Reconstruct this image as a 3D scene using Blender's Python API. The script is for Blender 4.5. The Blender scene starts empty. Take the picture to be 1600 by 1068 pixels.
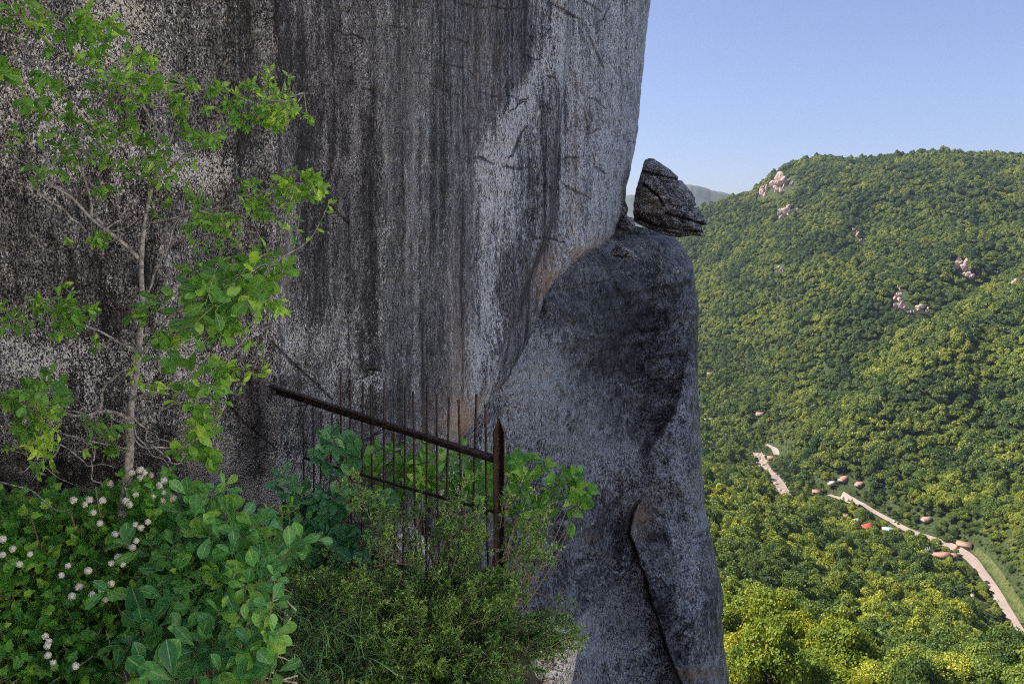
import bpy, bmesh, math, random
import numpy as np
from mathutils import Vector, Matrix

R = math.radians
SC = bpy.context.scene
COL = SC.collection
RNG = np.random.default_rng(7)

# ------------------------------------------------------------------ camera
PITCH = R(8.6)
F = 1256.0                      # focal length in photo pixels (photo is 1600 wide)
cam_d = bpy.data.cameras.new("camera")
cam = bpy.data.objects.new("camera", cam_d)
COL.objects.link(cam)
cam_d.sensor_width = 36.0
cam_d.lens = 36.0 * F / 1600.0
cam_d.clip_start = 0.05
cam_d.clip_end = 30000
cam.location = (0, 0, 0)
cam.rotation_euler = (R(90) - PITCH, 0, 0)
SC.camera = cam

# ------------------------------------------------------------------ sky, sun, exposure
SUN_EL, SUN_AZ = R(47), R(-76)  # azimuth measured from +Y towards +X
w = bpy.data.worlds.new("World")
SC.world = w
w.use_nodes = True
nt = w.node_tree
bg = nt.nodes["Background"]
sky = nt.nodes.new("ShaderNodeTexSky")
sky.sky_type = 'NISHITA'
sky.sun_disc = False
sky.sun_elevation = SUN_EL
sky.sun_rotation = SUN_AZ
sky.altitude = 700
sky.air_density = 0.8
sky.dust_density = 1.0
sky.ozone_density = 6.0
tint = nt.nodes.new("ShaderNodeMix")
tint.data_type = 'RGBA'; tint.blend_type = 'MULTIPLY'
tint.inputs[0].default_value = 1.0
tint.inputs[7].default_value = (1.17, .96, .96, 1)      # the violet cast of this sky
nt.links.new(sky.outputs[0], tint.inputs[6])
soft = nt.nodes.new("ShaderNodeHueSaturation")
soft.inputs["Saturation"].default_value = .92
nt.links.new(tint.outputs[2], soft.inputs["Color"])
nt.links.new(soft.outputs[0], bg.inputs[0])
bg.inputs[1].default_value = 0.100
sd = bpy.data.lights.new("sun", 'SUN')
sd.energy = 5.0
sd.angle = R(0.5)
sd.color = (1.0, 0.93, 0.80)
sun = bpy.data.objects.new("sun", sd)
COL.objects.link(sun)
sv = Vector((math.sin(SUN_AZ) * math.cos(SUN_EL), math.cos(SUN_AZ) * math.cos(SUN_EL), math.sin(SUN_EL)))
sun.rotation_euler = sv.to_track_quat('Z', 'Y').to_euler()
sun.location = (-30, 10, 60)
SC.view_settings.view_transform = 'Standard'
SC.view_settings.look = 'None'
SC.view_settings.gamma = 1
SC.view_settings.exposure = 1.0
SC.cycles.use_denoising = False      # the denoiser smears the grain of the rock
SC.cycles.pixel_filter_type = 'BLACKMAN_HARRIS'
SC.cycles.filter_width = 1.15
SC.cycles.max_bounces = 6
SC.cycles.diffuse_bounces = 3
SC.cycles.transmission_bounces = 3
SC.cycles.volume_bounces = 0

# ------------------------------------------------------------------ helpers
CP, SP = math.cos(PITCH), math.sin(PITCH)


def ray(px, py):
    """direction of the sight line through a photo pixel (forward component 1)"""
    px = np.asarray(px, float); py = np.asarray(py, float)
    u = (px - 800) / F
    v = -(py - 534) / F
    return np.stack([u + 0 * v, CP + v * SP + 0 * u, -SP + v * CP + 0 * u], -1)


def atY(px, py, Y):
    r = ray(px, py)
    return r * (np.asarray(Y, float) / r[..., 1])[..., None]


def smooth(x, a, b):
    t = np.clip((x - a) / (b - a), 0, 1)
    return t * t * (3 - 2 * t)


def pw(x, pts):
    p = np.array(pts, float)
    return np.interp(x, p[:, 0], p[:, 1])


def _h(i, j, k, s):
    n = (i * 374761393 + j * 668265263 + k * 2147483647 + s * 1274126177) & 0xffffffff
    n = ((n ^ (n >> 13)) * 1274126177) & 0xffffffff
    n = (n ^ (n >> 16)) & 0xffffffff
    return n / 4294967295.0


def vnoise(P, s=0):
    P = np.asarray(P, float)
    f = np.floor(P)
    i = f.astype(np.int64)
    t = P - f
    t = t * t * (3 - 2 * t)
    out = 0
    for a in (0, 1):
        for b in (0, 1):
            for c in (0, 1):
                wgt = (t[..., 0] if a else 1 - t[..., 0]) * (t[..., 1] if b else 1 - t[..., 1]) * (t[..., 2] if c else 1 - t[..., 2])
                out = out + wgt * _h(i[..., 0] + a, i[..., 1] + b, i[..., 2] + c, s)
    return out * 2 - 1


def fbm(P, oct=4, s=0, rough=.5):
    P = np.asarray(P, float)
    a, tot, out = 1.0, 0, 0
    for o in range(oct):
        out = out + a * vnoise(P * (2 ** o) + 17.3 * o, s + o)
        tot += a
        a *= rough
    return out / tot


def tag(o, label=None, cat=None, group=None, kind=None):
    if label: o["label"] = label
    if cat: o["category"] = cat
    if group: o["group"] = group
    if kind: o["kind"] = kind
    return o


def empty(name, loc, label, cat, group=None, rz=0.0):
    o = bpy.data.objects.new(name, None)
    o.empty_display_size = .2
    o.location = [float(q) for q in loc]
    o.rotation_euler = (0, 0, rz)
    COL.objects.link(o)
    return tag(o, label, cat, group)


def link(name, me, mat, parent=None, world=None):
    """world: when the mesh is written in world coordinates, the parent's origin to subtract"""
    if mat is not None and not me.materials:
        me.materials.append(mat)
    o = bpy.data.objects.new(name, me)
    COL.objects.link(o)
    if parent is not None:
        o.parent = parent
        if world is not None:
            o.location = [-float(q) for q in parent.location]
    return o


def npmesh(name, V, faces, attrs=None, smooth_=False):
    """faces: list of integer arrays (n,k) with k vertices per face"""
    V = np.ascontiguousarray(V, np.float32)
    me = bpy.data.meshes.new(name)
    faces = [np.asarray(f, np.int32) for f in faces if len(f)]
    loops = np.concatenate([f.ravel() for f in faces])
    sizes = np.concatenate([np.full(len(f), f.shape[1], np.int32) for f in faces])
    me.vertices.add(len(V))
    me.vertices.foreach_set("co", V.ravel())
    me.loops.add(len(loops))
    me.loops.foreach_set("vertex_index", loops)
    me.polygons.add(len(sizes))
    st = np.zeros(len(sizes), np.int32)
    st[1:] = np.cumsum(sizes)[:-1]
    me.polygons.foreach_set("loop_start", st)
    me.polygons.foreach_set("loop_total", sizes)
    if smooth_:
        me.polygons.foreach_set("use_smooth", np.ones(len(sizes), bool))
    for k, a in (attrs or {}).items():
        at = me.attributes.new(k, 'FLOAT', 'POINT')
        at.data.foreach_set("value", np.ascontiguousarray(a, np.float32).ravel())
    me.update(calc_edges=True)
    return me


def gridfaces(nr, nc):
    i = np.arange(nr - 1)[:, None] * nc + np.arange(nc - 1)[None, :]
    return np.stack([i, i + 1, i + nc + 1, i + nc], -1).reshape(-1, 4)


def norm(a):
    return a / np.maximum(np.linalg.norm(a, axis=-1, keepdims=True), 1e-9)


def frames(direction, normal):
    """rotation matrices whose Y is the direction, Z near the normal"""
    y = norm(direction)
    z = norm(normal - (normal * y).sum(-1, keepdims=True) * y + 1e-6)
    x = np.cross(y, z)
    return np.stack([x, y, z], -1)


class MB:
    """collects pieces of one mesh (vertices, faces, per-vertex value v and edge value e)"""
    def __init__(self):
        self.V, self.Fq, self.Ft, self.v, self.e, self.n = [], [], [], [], [], 0

    def add(self, V, quads=(), tris=(), v=0.5, e=0.0):
        V = np.asarray(V, float).reshape(-1, 3)
        if len(quads): self.Fq.append(np.asarray(quads, int) + self.n)
        if len(tris): self.Ft.append(np.asarray(tris, int) + self.n)
        self.V.append(V)
        self.v.append(np.broadcast_to(np.asarray(v, float), (len(V),)) if np.ndim(v) < 2 else np.asarray(v).ravel())
        self.e.append(np.broadcast_to(np.asarray(e, float), (len(V),)))
        self.n += len(V)

    def stamp(self, tpl, pos, mats, scale, v):
        TV, TQ, TT, TE = tpl
        N, n = len(pos), len(TV)
        if N == 0: return
        sc = np.asarray(scale, float)
        sc = sc[:, None, None] if sc.ndim == 1 else sc[:, None, :]
        W = np.einsum('nij,nkj->nki', mats, TV[None] * sc) + pos[:, None, :]
        off = (np.arange(N) * n)[:, None, None]
        q = (TQ[None] + off).reshape(-1, 4) if len(TQ) else ()
        t = (TT[None] + off).reshape(-1, 3) if len(TT) else ()
        self.add(W.reshape(-1, 3), q, t, np.repeat(v, n), np.tile(TE, N))

    def tube(self, pts, radii, sides=6, v=.5):
        pts = np.asarray(pts, float)
        radii = np.broadcast_to(np.asarray(radii, float), (len(pts),))
        d = norm(np.gradient(pts, axis=0))
        ref = np.array([0.31, 0.17, 0.93])
        a = norm(np.cross(d, ref)); b = np.cross(d, a)
        th = np.linspace(0, 2 * np.pi, sides, endpoint=False)
        ring = pts[:, None] + radii[:, None, None] * (np.cos(th)[None, :, None] * a[:, None] + np.sin(th)[None, :, None] * b[:, None])
        n = len(pts)
        i = np.arange(n - 1)[:, None] * sides + np.arange(sides)[None]
        j = np.arange(n - 1)[:, None] * sides + (np.arange(sides)[None] + 1) % sides
        q = np.stack([i, j, j + sides, i + sides], -1).reshape(-1, 4)
        V = np.concatenate([ring.reshape(-1, 3), pts[:1], pts[-1:]])
        k = np.arange(sides)
        t = np.concatenate([np.stack([(k + 1) % sides, k, np.full(sides, n * sides)], -1),
                            np.stack([(n - 1) * sides + k, (n - 1) * sides + (k + 1) % sides, np.full(sides, n * sides + 1)], -1)])
        self.add(V, q, t, v)

    def box(self, c, h, v=.5, rot=None):
        s = np.array([[-1, -1, -1], [1, -1, -1], [1, 1, -1], [-1, 1, -1], [-1, -1, 1], [1, -1, 1], [1, 1, 1], [-1, 1, 1]], float) * np.asarray(h, float)
        if rot is not None: s = s @ np.asarray(rot).T
        self.add(s + np.asarray(c, float), [[0, 3, 2, 1], [4, 5, 6, 7], [0, 1, 5, 4], [1, 2, 6, 5], [2, 3, 7, 6], [3, 0, 4, 7]], (), v)

    def mesh(self, name, smooth_=False):
        V = np.concatenate(self.V)
        return npmesh(name, V, [np.concatenate(x) for x in (self.Fq, self.Ft) if x],
                      {'v': np.concatenate(self.v), 'e': np.concatenate(self.e)}, smooth_)

    def build(self, name, mat, parent=None, smooth_=False, world=True):
        return link(name, self.mesh(name, smooth_), mat, parent, True if world and parent is not None else None)


def spline(P, n=24):
    P = np.asarray(P, float)
    if len(P) < 3:
        t = np.linspace(0, 1, n)[:, None]
        return P[0] + (P[-1] - P[0]) * t
    Q = np.vstack([2 * P[0] - P[1], P, 2 * P[-1] - P[-2]])
    out = []
    m = max(2, n // (len(P) - 1))
    for i in range(1, len(Q) - 2):
        t = np.linspace(0, 1, m, endpoint=False)[:, None]
        p0, p1, p2, p3 = Q[i - 1], Q[i], Q[i + 1], Q[i + 2]
        out.append(.5 * ((2 * p1) + (p2 - p0) * t + (2 * p0 - 5 * p1 + 4 * p2 - p3) * t ** 2 + (3 * p1 - p0 - 3 * p2 + p3) * t ** 3))
    out.append(P[-1:])
    return np.concatenate(out)


# ------------------------------------------------------------------ materials
class Nodes:
    def __init__(self, name):
        self.m = bpy.data.materials.new(name)
        self.m.use_nodes = True
        self.nt = self.m.node_tree
        self.b = self.nt.nodes["Principled BSDF"]
        self.out = self.nt.nodes["Material Output"]

    def put(self, sock, val):
        if isinstance(val, bpy.types.NodeSocket):
            self.nt.links.new(val, sock)
        elif isinstance(val, tuple) and len(val) == 3 and sock.type == 'RGBA':
            sock.default_value = (*val, 1)
        else:
            sock.default_value = val

    def n(self, typ, ins=None, out=0, **props):
        nd = self.nt.nodes.new("ShaderNode" + typ)
        for k, v in props.items(): setattr(nd, k, v)
        for k, v in (ins or {}).items(): self.put(nd.inputs[k], v)
        return nd.outputs[out]

    def attr(self, name):
        return self.n("Attribute", attribute_name=name, out="Fac")

    def math(self, op, a, b=0.0, c=None):
        d = {0: a, 1: b}
        if c is not None: d[2] = c
        return self.n("Math", d, operation=op)

    def noise(self, vec, scale, detail=4, rough=.55, dist=0.0):
        return self.n("TexNoise", {"Vector": vec, "Scale": scale, "Detail": detail, "Roughness": rough, "Distortion": dist})

    def map(self, x, a, b, c=0.0, d=1.0, sm=True):
        return self.n("MapRange", {"Value": x, "From Min": a, "From Max": b, "To Min": c, "To Max": d},
                      interpolation_type='SMOOTHSTEP' if sm else 'LINEAR')

    def mix(self, f, a, b, blend='MIX'):
        nd = self.nt.nodes.new("ShaderNodeMix")
        nd.data_type = 'RGBA'
        nd.blend_type = blend
        self.put(nd.inputs[0], f); self.put(nd.inputs[6], a); self.put(nd.inputs[7], b)
        return nd.outputs[2]

    def vscale(self, vec, s):
        return self.n("Mapping", {"Vector": vec, "Scale": s})

    def bump(self, h, dist, strength=1.0):
        self.put(self.b.inputs["Normal"], self.n("Bump", {"Height": h, "Distance": dist, "Strength": strength}))

    def done(self, col, rough=.8, spec=.3):
        self.put(self.b.inputs["Base Color"], col)
        self.put(self.b.inputs["Roughness"], rough)
        self.b.inputs["Specular IOR Level"].default_value = spec
        return self.m


def rock_material(name, fine, coarse, dark=(.028, .026, .0255), mid=(.222, .200, .180), lich_col=(.97, .91, .80), attrs=True, lich0=.4, bump=.03, far0=0.0, grain=(1, 1, .55), tilt=0.0, wash=1.0, rough=.85, spec=.3):
    """weathered gneiss: fine / coarse are the lichen grain (per metre) close by and on the far part of the wall"""
    N = Nodes(name)
    co = N.n("TexCoord", out="Object")
    lich = N.attr("lich") if attrs else lich0
    warm = N.attr("warm") if attrs else 0.0
    blue = N.attr("blue") if attrs else 0.0
    tone = N.attr("tone") if attrs else 1.0
    far = N.attr("far") if attrs else far0
    cz = N.n("Mapping", {"Vector": co, "Scale": grain, "Rotation": (0, tilt, 0)})
    two = lambda a, b: N.math('ADD', N.math('MULTIPLY', a, N.math('SUBTRACT', 1.0, far)), N.math('MULTIPLY', b, far))
    n1 = N.noise(co, 1.3, 5, .6)
    n2 = two(N.noise(cz, fine * .40, 5, .7), N.noise(cz, coarse * .40, 5, .72))
    streak = N.noise(N.vscale(co, (3.4, 1.5, .10)), 1.9, 7, .70)
    patch = two(N.noise(cz, 6.0, 5, .62), N.noise(cz, 2.6, 6, .66))
    grit = two(N.noise(cz, fine * 1.7, 3, .7), N.noise(cz, coarse * 1.6, 4, .75))
    speck = two(N.noise(cz, fine, 3, .62, .6), N.noise(cz, coarse, 4, .68, .5))
    speck2 = two(N.noise(cz, fine * 2.6, 2, .6), N.noise(cz, coarse * 2.8, 2, .6))
    base = N.mix(N.map(n2, .38, .62), dark, mid)
    base = N.mix(N.map(grit, .50, .60, 0, .75), base, (.58, .54, .50))
    base = N.mix(N.map(grit, .50, .40, 0, .80), base, (.012, .011, .010))
    base = N.mix(N.map(streak, .38, .54, .82 * wash, 0), base, (.016, .014, .013))
    base = N.mix(N.map(patch, .40, .52, .55, 0), base, N.mix(.8, base, (.014, .012, .011)))
    base = N.mix(N.map(streak, .55, .70, 0, .5 * wash), base, (.38, .35, .33))
    if wash < 1:     # folded banding
        wp = N.n("TexNoise", {"Vector": co, "Scale": .55, "Detail": 3}, out="Color")
        wv = N.nt.nodes.new("ShaderNodeVectorMath"); wv.operation = 'MULTIPLY_ADD'
        N.put(wv.inputs[0], wp); wv.inputs[1].default_value = (3.2, 3.2, 3.2); N.put(wv.inputs[2], co)
        bd = N.noise(N.n("Mapping", {"Vector": wv.outputs[0], "Scale": (.35, .35, 2.6), "Rotation": (.2, .6, 0)}), 1.5, 8, .72)
        base = N.mix(N.map(bd, .53, .60, 0, .80), base, N.mix(N.map(grit, .40, .56), (.16, .145, .13), (.86, .79, .70)))
        base = N.mix(N.map(bd, .48, .41, 0, .85), base, N.mix(N.map(grit, .45, .60), (.012, .012, .012), (.12, .11, .105)))
    if wash < 1:     # swirling pale quartz veins
        vn = N.noise(co, .9, 6, .62, 1.6)
        vd = N.math('ABSOLUTE', N.math('SUBTRACT', vn, .5))
        base = N.mix(N.math('MULTIPLY', N.map(vd, .016, .0), N.map(grit, .42, .55, .0, .75)), base, (.78, .74, .68))
    # lichen
    thr = N.math('MULTIPLY_ADD', lich, -.43, .757)
    mod = N.math('ADD', N.math('MULTIPLY_ADD', n1, .22, -.11), N.math('MULTIPLY_ADD', streak, .22, -.11))
    mod = N.math('ADD', mod, N.math('MULTIPLY_ADD', n2, .30, -.15))
    mod = N.math('ADD', mod, N.math('MULTIPLY_ADD', patch, .46, -.23))
    a1 = N.math('SUBTRACT', N.math('ADD', speck, mod), thr)
    a2 = N.math('SUBTRACT', N.math('ADD', speck2, N.math('MULTIPLY', mod, .6)), N.math('ADD', thr, .02))
    m = N.math('MAXIMUM', N.map(a1, -.01, .035), N.map(a2, .0, .03, 0, .9))
    m = N.math('MULTIPLY', m, N.map(grit, .42, .49, .04, 1))
    # rings of crustose lichen
    vor = N.n("TexVoronoi", {"Vector": co, "Scale": fine * .30, "Randomness": 1.0})
    ring = N.math('MULTIPLY', N.map(vor, .16, .22), N.map(vor, .34, .26))
    ring = N.math('MULTIPLY', ring, N.map(N.noise(co, 1.9, 2), .46, .60, 0, .32))
    ring = N.math('MULTIPLY', N.math('MULTIPLY', ring, N.map(grit, .40, .55)), N.math('SUBTRACT', 1.0, far))
    m = N.math('MAXIMUM', m, ring)
    base = N.mix(N.math('MULTIPLY', warm, N.map(n2, .30, .60, .30, 1)), base, (.55, .33, .17))
    base = N.mix(N.math('MULTIPLY', blue, N.map(n2, .36, .56, .15, .95)), base, (.74, .71, .66))
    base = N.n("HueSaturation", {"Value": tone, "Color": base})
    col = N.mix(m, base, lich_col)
    h = N.math('ADD', N.math('ADD', n2, N.math('MULTIPLY', m, .15)), N.math('ADD', N.math('MULTIPLY', grit, .5), n1))
    N.bump(h, bump, 1.0)
    return N.done(col, rough, spec)


def leaf_material(name, c0, c1, c2, trans=.25, rough=.5, rib=None, rnd=.0, mottle=0, patchy=0.0):
    N = Nodes(name)
    v = N.attr("v"); e = N.attr("e")
    if rnd > 0:
        v = N.math('ADD', N.math('MULTIPLY', v, 1 - rnd), N.math('MULTIPLY', N.n("ObjectInfo", out="Random"), rnd))
    if patchy:
        pz = N.noise(N.n("NewGeometry", out="Position"), patchy, 4, .6)
        v = N.math('ADD', v, N.map(pz, .35, .65, -.28, .28))
    ramp = N.nt.nodes.new("ShaderNodeValToRGB")
    el = ramp.color_ramp.elements
    el[0].position = 0.05; el[0].color = (*c0, 1)
    el[1].position = 0.95; el[1].color = (*c2, 1)
    x = el.new(.5); x.color = (*c1, 1)
    N.put(ramp.inputs[0], v)
    col = ramp.outputs[0]
    if mottle:
        nz = N.noise(N.n("TexCoord", out="Object"), mottle, 4, .65)
        col = N.mix(N.map(nz, .55, .36, 0, .55), col, (c0[0] * .55, c0[1] * .55, c0[2] * .5))
        col = N.mix(N.map(nz, .70, .76, 0, .5), col, (.46, .40, .12))
    if rib:
        col = N.mix(N.map(e, .0, .10, .75, 0), col, rib)
        col = N.mix(N.map(e, .80, 1.0, 0, .14), col, rib)
    N.done(col, rough, .35)
    t = N.nt.nodes.new("ShaderNodeBsdfTranslucent")
    N.put(t.inputs[0], N.mix(.5, col, (c2[0] * 1.3, c2[1] * 1.3, c2[2])))
    mx = N.nt.nodes.new("ShaderNodeMixShader")
    mx.inputs[0].default_value = trans
    N.nt.links.new(N.b.outputs[0], mx.inputs[1])
    N.nt.links.new(t.outputs[0], mx.inputs[2])
    N.nt.links.new(mx.outputs[0], N.out.inputs[0])
    return N.m


def plain_material(name, col, var=.3, scale=8.0, rough=.8, bump=.0, col2=None, spec=.3, metal=0.0):
    N = Nodes(name)
    co = N.n("TexCoord", out="Object")
    f = N.noise(co, scale, 6, .65)
    c2 = col2 or tuple(q * (1 - var) for q in col)
    c = N.mix(N.map(f, .35, .65), col, c2)
    if bump: N.bump(f, bump)
    N.b.inputs["Metallic"].default_value = metal
    return N.done(c, rough, spec)


M = {}
M['cliff'] = rock_material('weathered_cliff', 54, 19, bump=.030)
M['pillar'] = rock_material('weathered_pillar', 20, 12, dark=(.034, .029, .025), mid=(.44, .375, .315), lich_col=(.97, .89, .78), bump=.16, grain=(1, 1, .7), tilt=.5, wash=.35, rough=.52, spec=.6)
M['boulder'] = rock_material('perched_rock', 20, 12, dark=(.05, .045, .04), mid=(.36, .32, .28), lich_col=(.9, .84, .76), bump=.05, grain=(1, 1, 1.6), tilt=.1, wash=.2)
M['pale_rock'] = rock_material('pale_lichen_rock', 30, 14, attrs=False, lich0=.85, mid=(.55, .50, .43), bump=.03)
M['outcrop'] = plain_material('pink_outcrop', (.78, .56, .46), .35, .30, .9, 1.5, (.27, .195, .165))
M['riverstone'] = plain_material('pale_river_boulder', (.56, .40, .32), .3, .3, .9, 0, (.30, .22, .18))
M['leaf_sapling'] = leaf_material('sapling_leaves', (.06, .20, .05), (.24, .54, .08), (.62, .88, .10), .35, .35, (.42, .70, .15), mottle=55)
M['leaf_shrub'] = leaf_material('broad_shrub_leaves', (.06, .24, .09), (.19, .50, .11), (.46, .78, .10), .25, .28, (.60, .82, .40), mottle=45)
M['leaf_blue'] = leaf_material('blue_green_shrub_leaves', (.06, .24, .11), (.18, .48, .18), (.38, .68, .19), .25, .28, (.50, .74, .40), mottle=45)
M['leaf_nine'] = leaf_material('flowering_shrub_leaves', (.04, .17, .04), (.16, .48, .065), (.46, .78, .10), .3, .32, (.36, .66, .16), mottle=60)
M['leaf_light'] = leaf_material('light_bush_leaves', (.06, .26, .04), (.22, .56, .08), (.56, .84, .11), .3, .32, (.48, .76, .24), mottle=50)
M['cedar'] = leaf_material('cedar_sprays', (.045, .11, .04), (.25, .47, .10), (.62, .84, .18), .12, .6)
M['grass'] = leaf_material('grass_blades', (.05, .17, .07), (.14, .32, .13), (.30, .48, .2), .2, .5)
M['bark'] = plain_material('pale_bark', (.66, .60, .54), .5, 45, .85, .006, (.24, .21, .19))
M['twig'] = plain_material('dry_twig', (.78, .64, .50), .5, 30, .85, 0, (.40, .29, .21))
M['stem'] = plain_material('shrub_stem', (.34, .27, .18), .4, 30, .8, 0)
M['flower'] = plain_material('white_flowers', (1.0, .97, .86), .04, 60, .7, 0, (.97, .92, .78))
M['flower_old'] = plain_material('fading_flowers', (.78, .66, .50), .2, 60, .7, 0)
M['rust'] = plain_material('rusted_iron', (.125, .075, .06), .5, 22, .75, .002, (.05, .034, .030), .4, .1)
M['granite'] = plain_material('bounce_granite', (.70, .66, .60), .2, 3, .9, .02, (.58, .54, .49))  # pale granite of the unseen slope added to reflect sunlight
M['soil'] = plain_material('soil', (.14, .105, .07), .5, 3, .95, .03)
M['forest_near'] = leaf_material('yellow_green_foliage', (.085, .15, .012), (.20, .26, .018), (.36, .345, .024), .25, .6, rnd=.4, patchy=.05)  # yellower leaves for the nearest crowns
M['forest'] = leaf_material('forest_foliage', (.034, .080, .026), (.155, .225, .036), (.40, .41, .048), .2, .6, rnd=.55, patchy=.012)
M['forest_far'] = leaf_material('mountain_foliage', (.030, .075, .030), (.125, .188, .038), (.33, .355, .052), .2, .6, rnd=.55, patchy=.012)
M['trunk'] = plain_material('tree_trunk', (.12, .09, .065), .4, .8, .9)
M['terrain'] = plain_material('forest_floor', (.075, .10, .030), .5, .35, .95, 2.0, (.020, .034, .010))
M['hills'] = plain_material('distant_forest', (.09, .12, .09), .35, .012, .95, 0, (.15, .15, .13))
M['road'] = plain_material('pale_asphalt', (.40, .31, .27), .15, .05, .9)  # pale warm grey asphalt
M['verge'] = plain_material('dry_verge', (.13, .135, .045), .4, .3, .95, .5, (.045, .07, .018))
M['riverbed'] = plain_material('stony_river_bed', (.46, .35, .28), .4, .35, .95, .5, (.17, .15, .13))
M['roof_red'] = plain_material('red_roof', (.55, .10, .07), .2, .5, .7)
M['roof_brown'] = plain_material('brown_roof', (.42, .25, .18), .2, .5, .8)
M['roof_pink'] = plain_material('terracotta_roof', (.55, .26, .20), .25, .5, .8)
M['roof_blue'] = plain_material('pale_blue_roof', (.48, .54, .66), .12, .5, .6)
M['roof_white'] = plain_material('white_roof', (.50, .47, .45), .1, .5, .6)
M['wall'] = plain_material('house_wall', (.50, .42, .36), .15, .5, .85)
M['glass'] = plain_material('dark_glass', (.04, .05, .06), .1, .5, .2, 0, None, .5)
M['tyre'] = plain_material('tyre', (.02, .02, .02), .1, 2, .9)
M['car_white'] = plain_material('white_car_paint', (.75, .75, .77), .03, .3, .3, 0, None, .5)
M['car_dark'] = plain_material('dark_car_paint', (.04, .045, .06), .1, .3, .3, 0, None, .5)
M['car_red'] = plain_material('red_car_paint', (.40, .05, .04), .1, .3, .3, 0, None, .5)

# ------------------------------------------------------------------ cliff
def blob(px, py, cx, cy, rx, ry, amp):
    return amp * np.exp(-(((px - cx) / rx) ** 2 + ((py - cy) / ry) ** 2))


def polydist(px, py, pts):
    """distance in pixels to a polyline"""
    p = np.asarray(pts, float)
    d = np.full(px.shape, 1e9)
    for a, b in zip(p[:-1], p[1:]):
        ab = b - a
        t = np.clip(((px - a[0]) * ab[0] + (py - a[1]) * ab[1]) / (ab @ ab), 0, 1)
        d = np.minimum(d, np.hypot(px - a[0] - t * ab[0], py - a[1] - t * ab[1]))
    return d


CLIFF_EDGE = [(-1800, 1045), (-300, 1030), (0, 1018), (60, 1011), (100, 1005), (150, 1001), (200, 997), (240, 990), (275, 984), (290, 979),
              (320, 974), (345, 969), (365, 962), (385, 940), (405, 912), (430, 885), (460, 860), (500, 843), (530, 828), (560, 812),
              (590, 795), (615, 772), (640, 755), (670, 735), (700, 712), (730, 690), (800, 655), (900, 635), (1250, 610)]
CLIFF_Y = [(-1000, 3.6), (-400, 4.6), (0, 5.5), (250, 6.0), (433, 6.75), (600, 8.5), (700, 10.4), (800, 13.4), (900, 17.3), (960, 19.8), (1010, 21.6), (1060, 23)]
CRACKS = [[(515, 50), (545, 54), (570, 62)], [(605, 41), (635, 44)], [(640, 13), (655, 14)], [(535, 128), (560, 130)], [(565, 139), (585, 143)],
          [(656, 90), (675, 94)], [(670, 130), (690, 142), (725, 152)], [(700, 2), (740, 10), (800, 14), (840, 10)], [(860, 5), (905, 30)],
          [(880, 20), (900, 28)], [(910, 0), (940, 20)], [(820, 48), (835, 70)], [(790, 110), (802, 135)], [(795, 148), (812, 158), (825, 152)],
          [(857, 120), (868, 124)], [(850, 164), (860, 170)], [(913, 170), (918, 205)], [(868, 248), (905, 246)], [(922, 235), (930, 262), (945, 270)],
          [(632, 270), (627, 300), (624, 322)], [(600, 330), (603, 350)], [(422, 530), (455, 565), (500, 605), (520, 625)], [(518, 320), (530, 336), (545, 350)],
          [(565, 590), (575, 580), (600, 578)], [(345, 615), (380, 660), (430, 700)], [(560, 690), (600, 676)], [(915, 210), (940, 204)],
          [(690, 105), (698, 118)], [(735, 112), (741, 122)], [(620, 200), (640, 204)]]


_rc = np.random.default_rng(17)
for _k in range(20):
    _x, _y = _rc.uniform(640, 985), _rc.uniform(-10, 400)
    _l, _s = _rc.uniform(14, 60), _rc.normal() * .25 + .12
    if _rc.random() < .25: _s += _rc.choice([-1, 1]) * 2.2; _l *= .5
    CRACKS.append([(_x, _y), (_x + _l * .5, _y + _l * .5 * _s + _rc.normal() * 2), (_x + _l, _y + _l * _s)])


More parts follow.
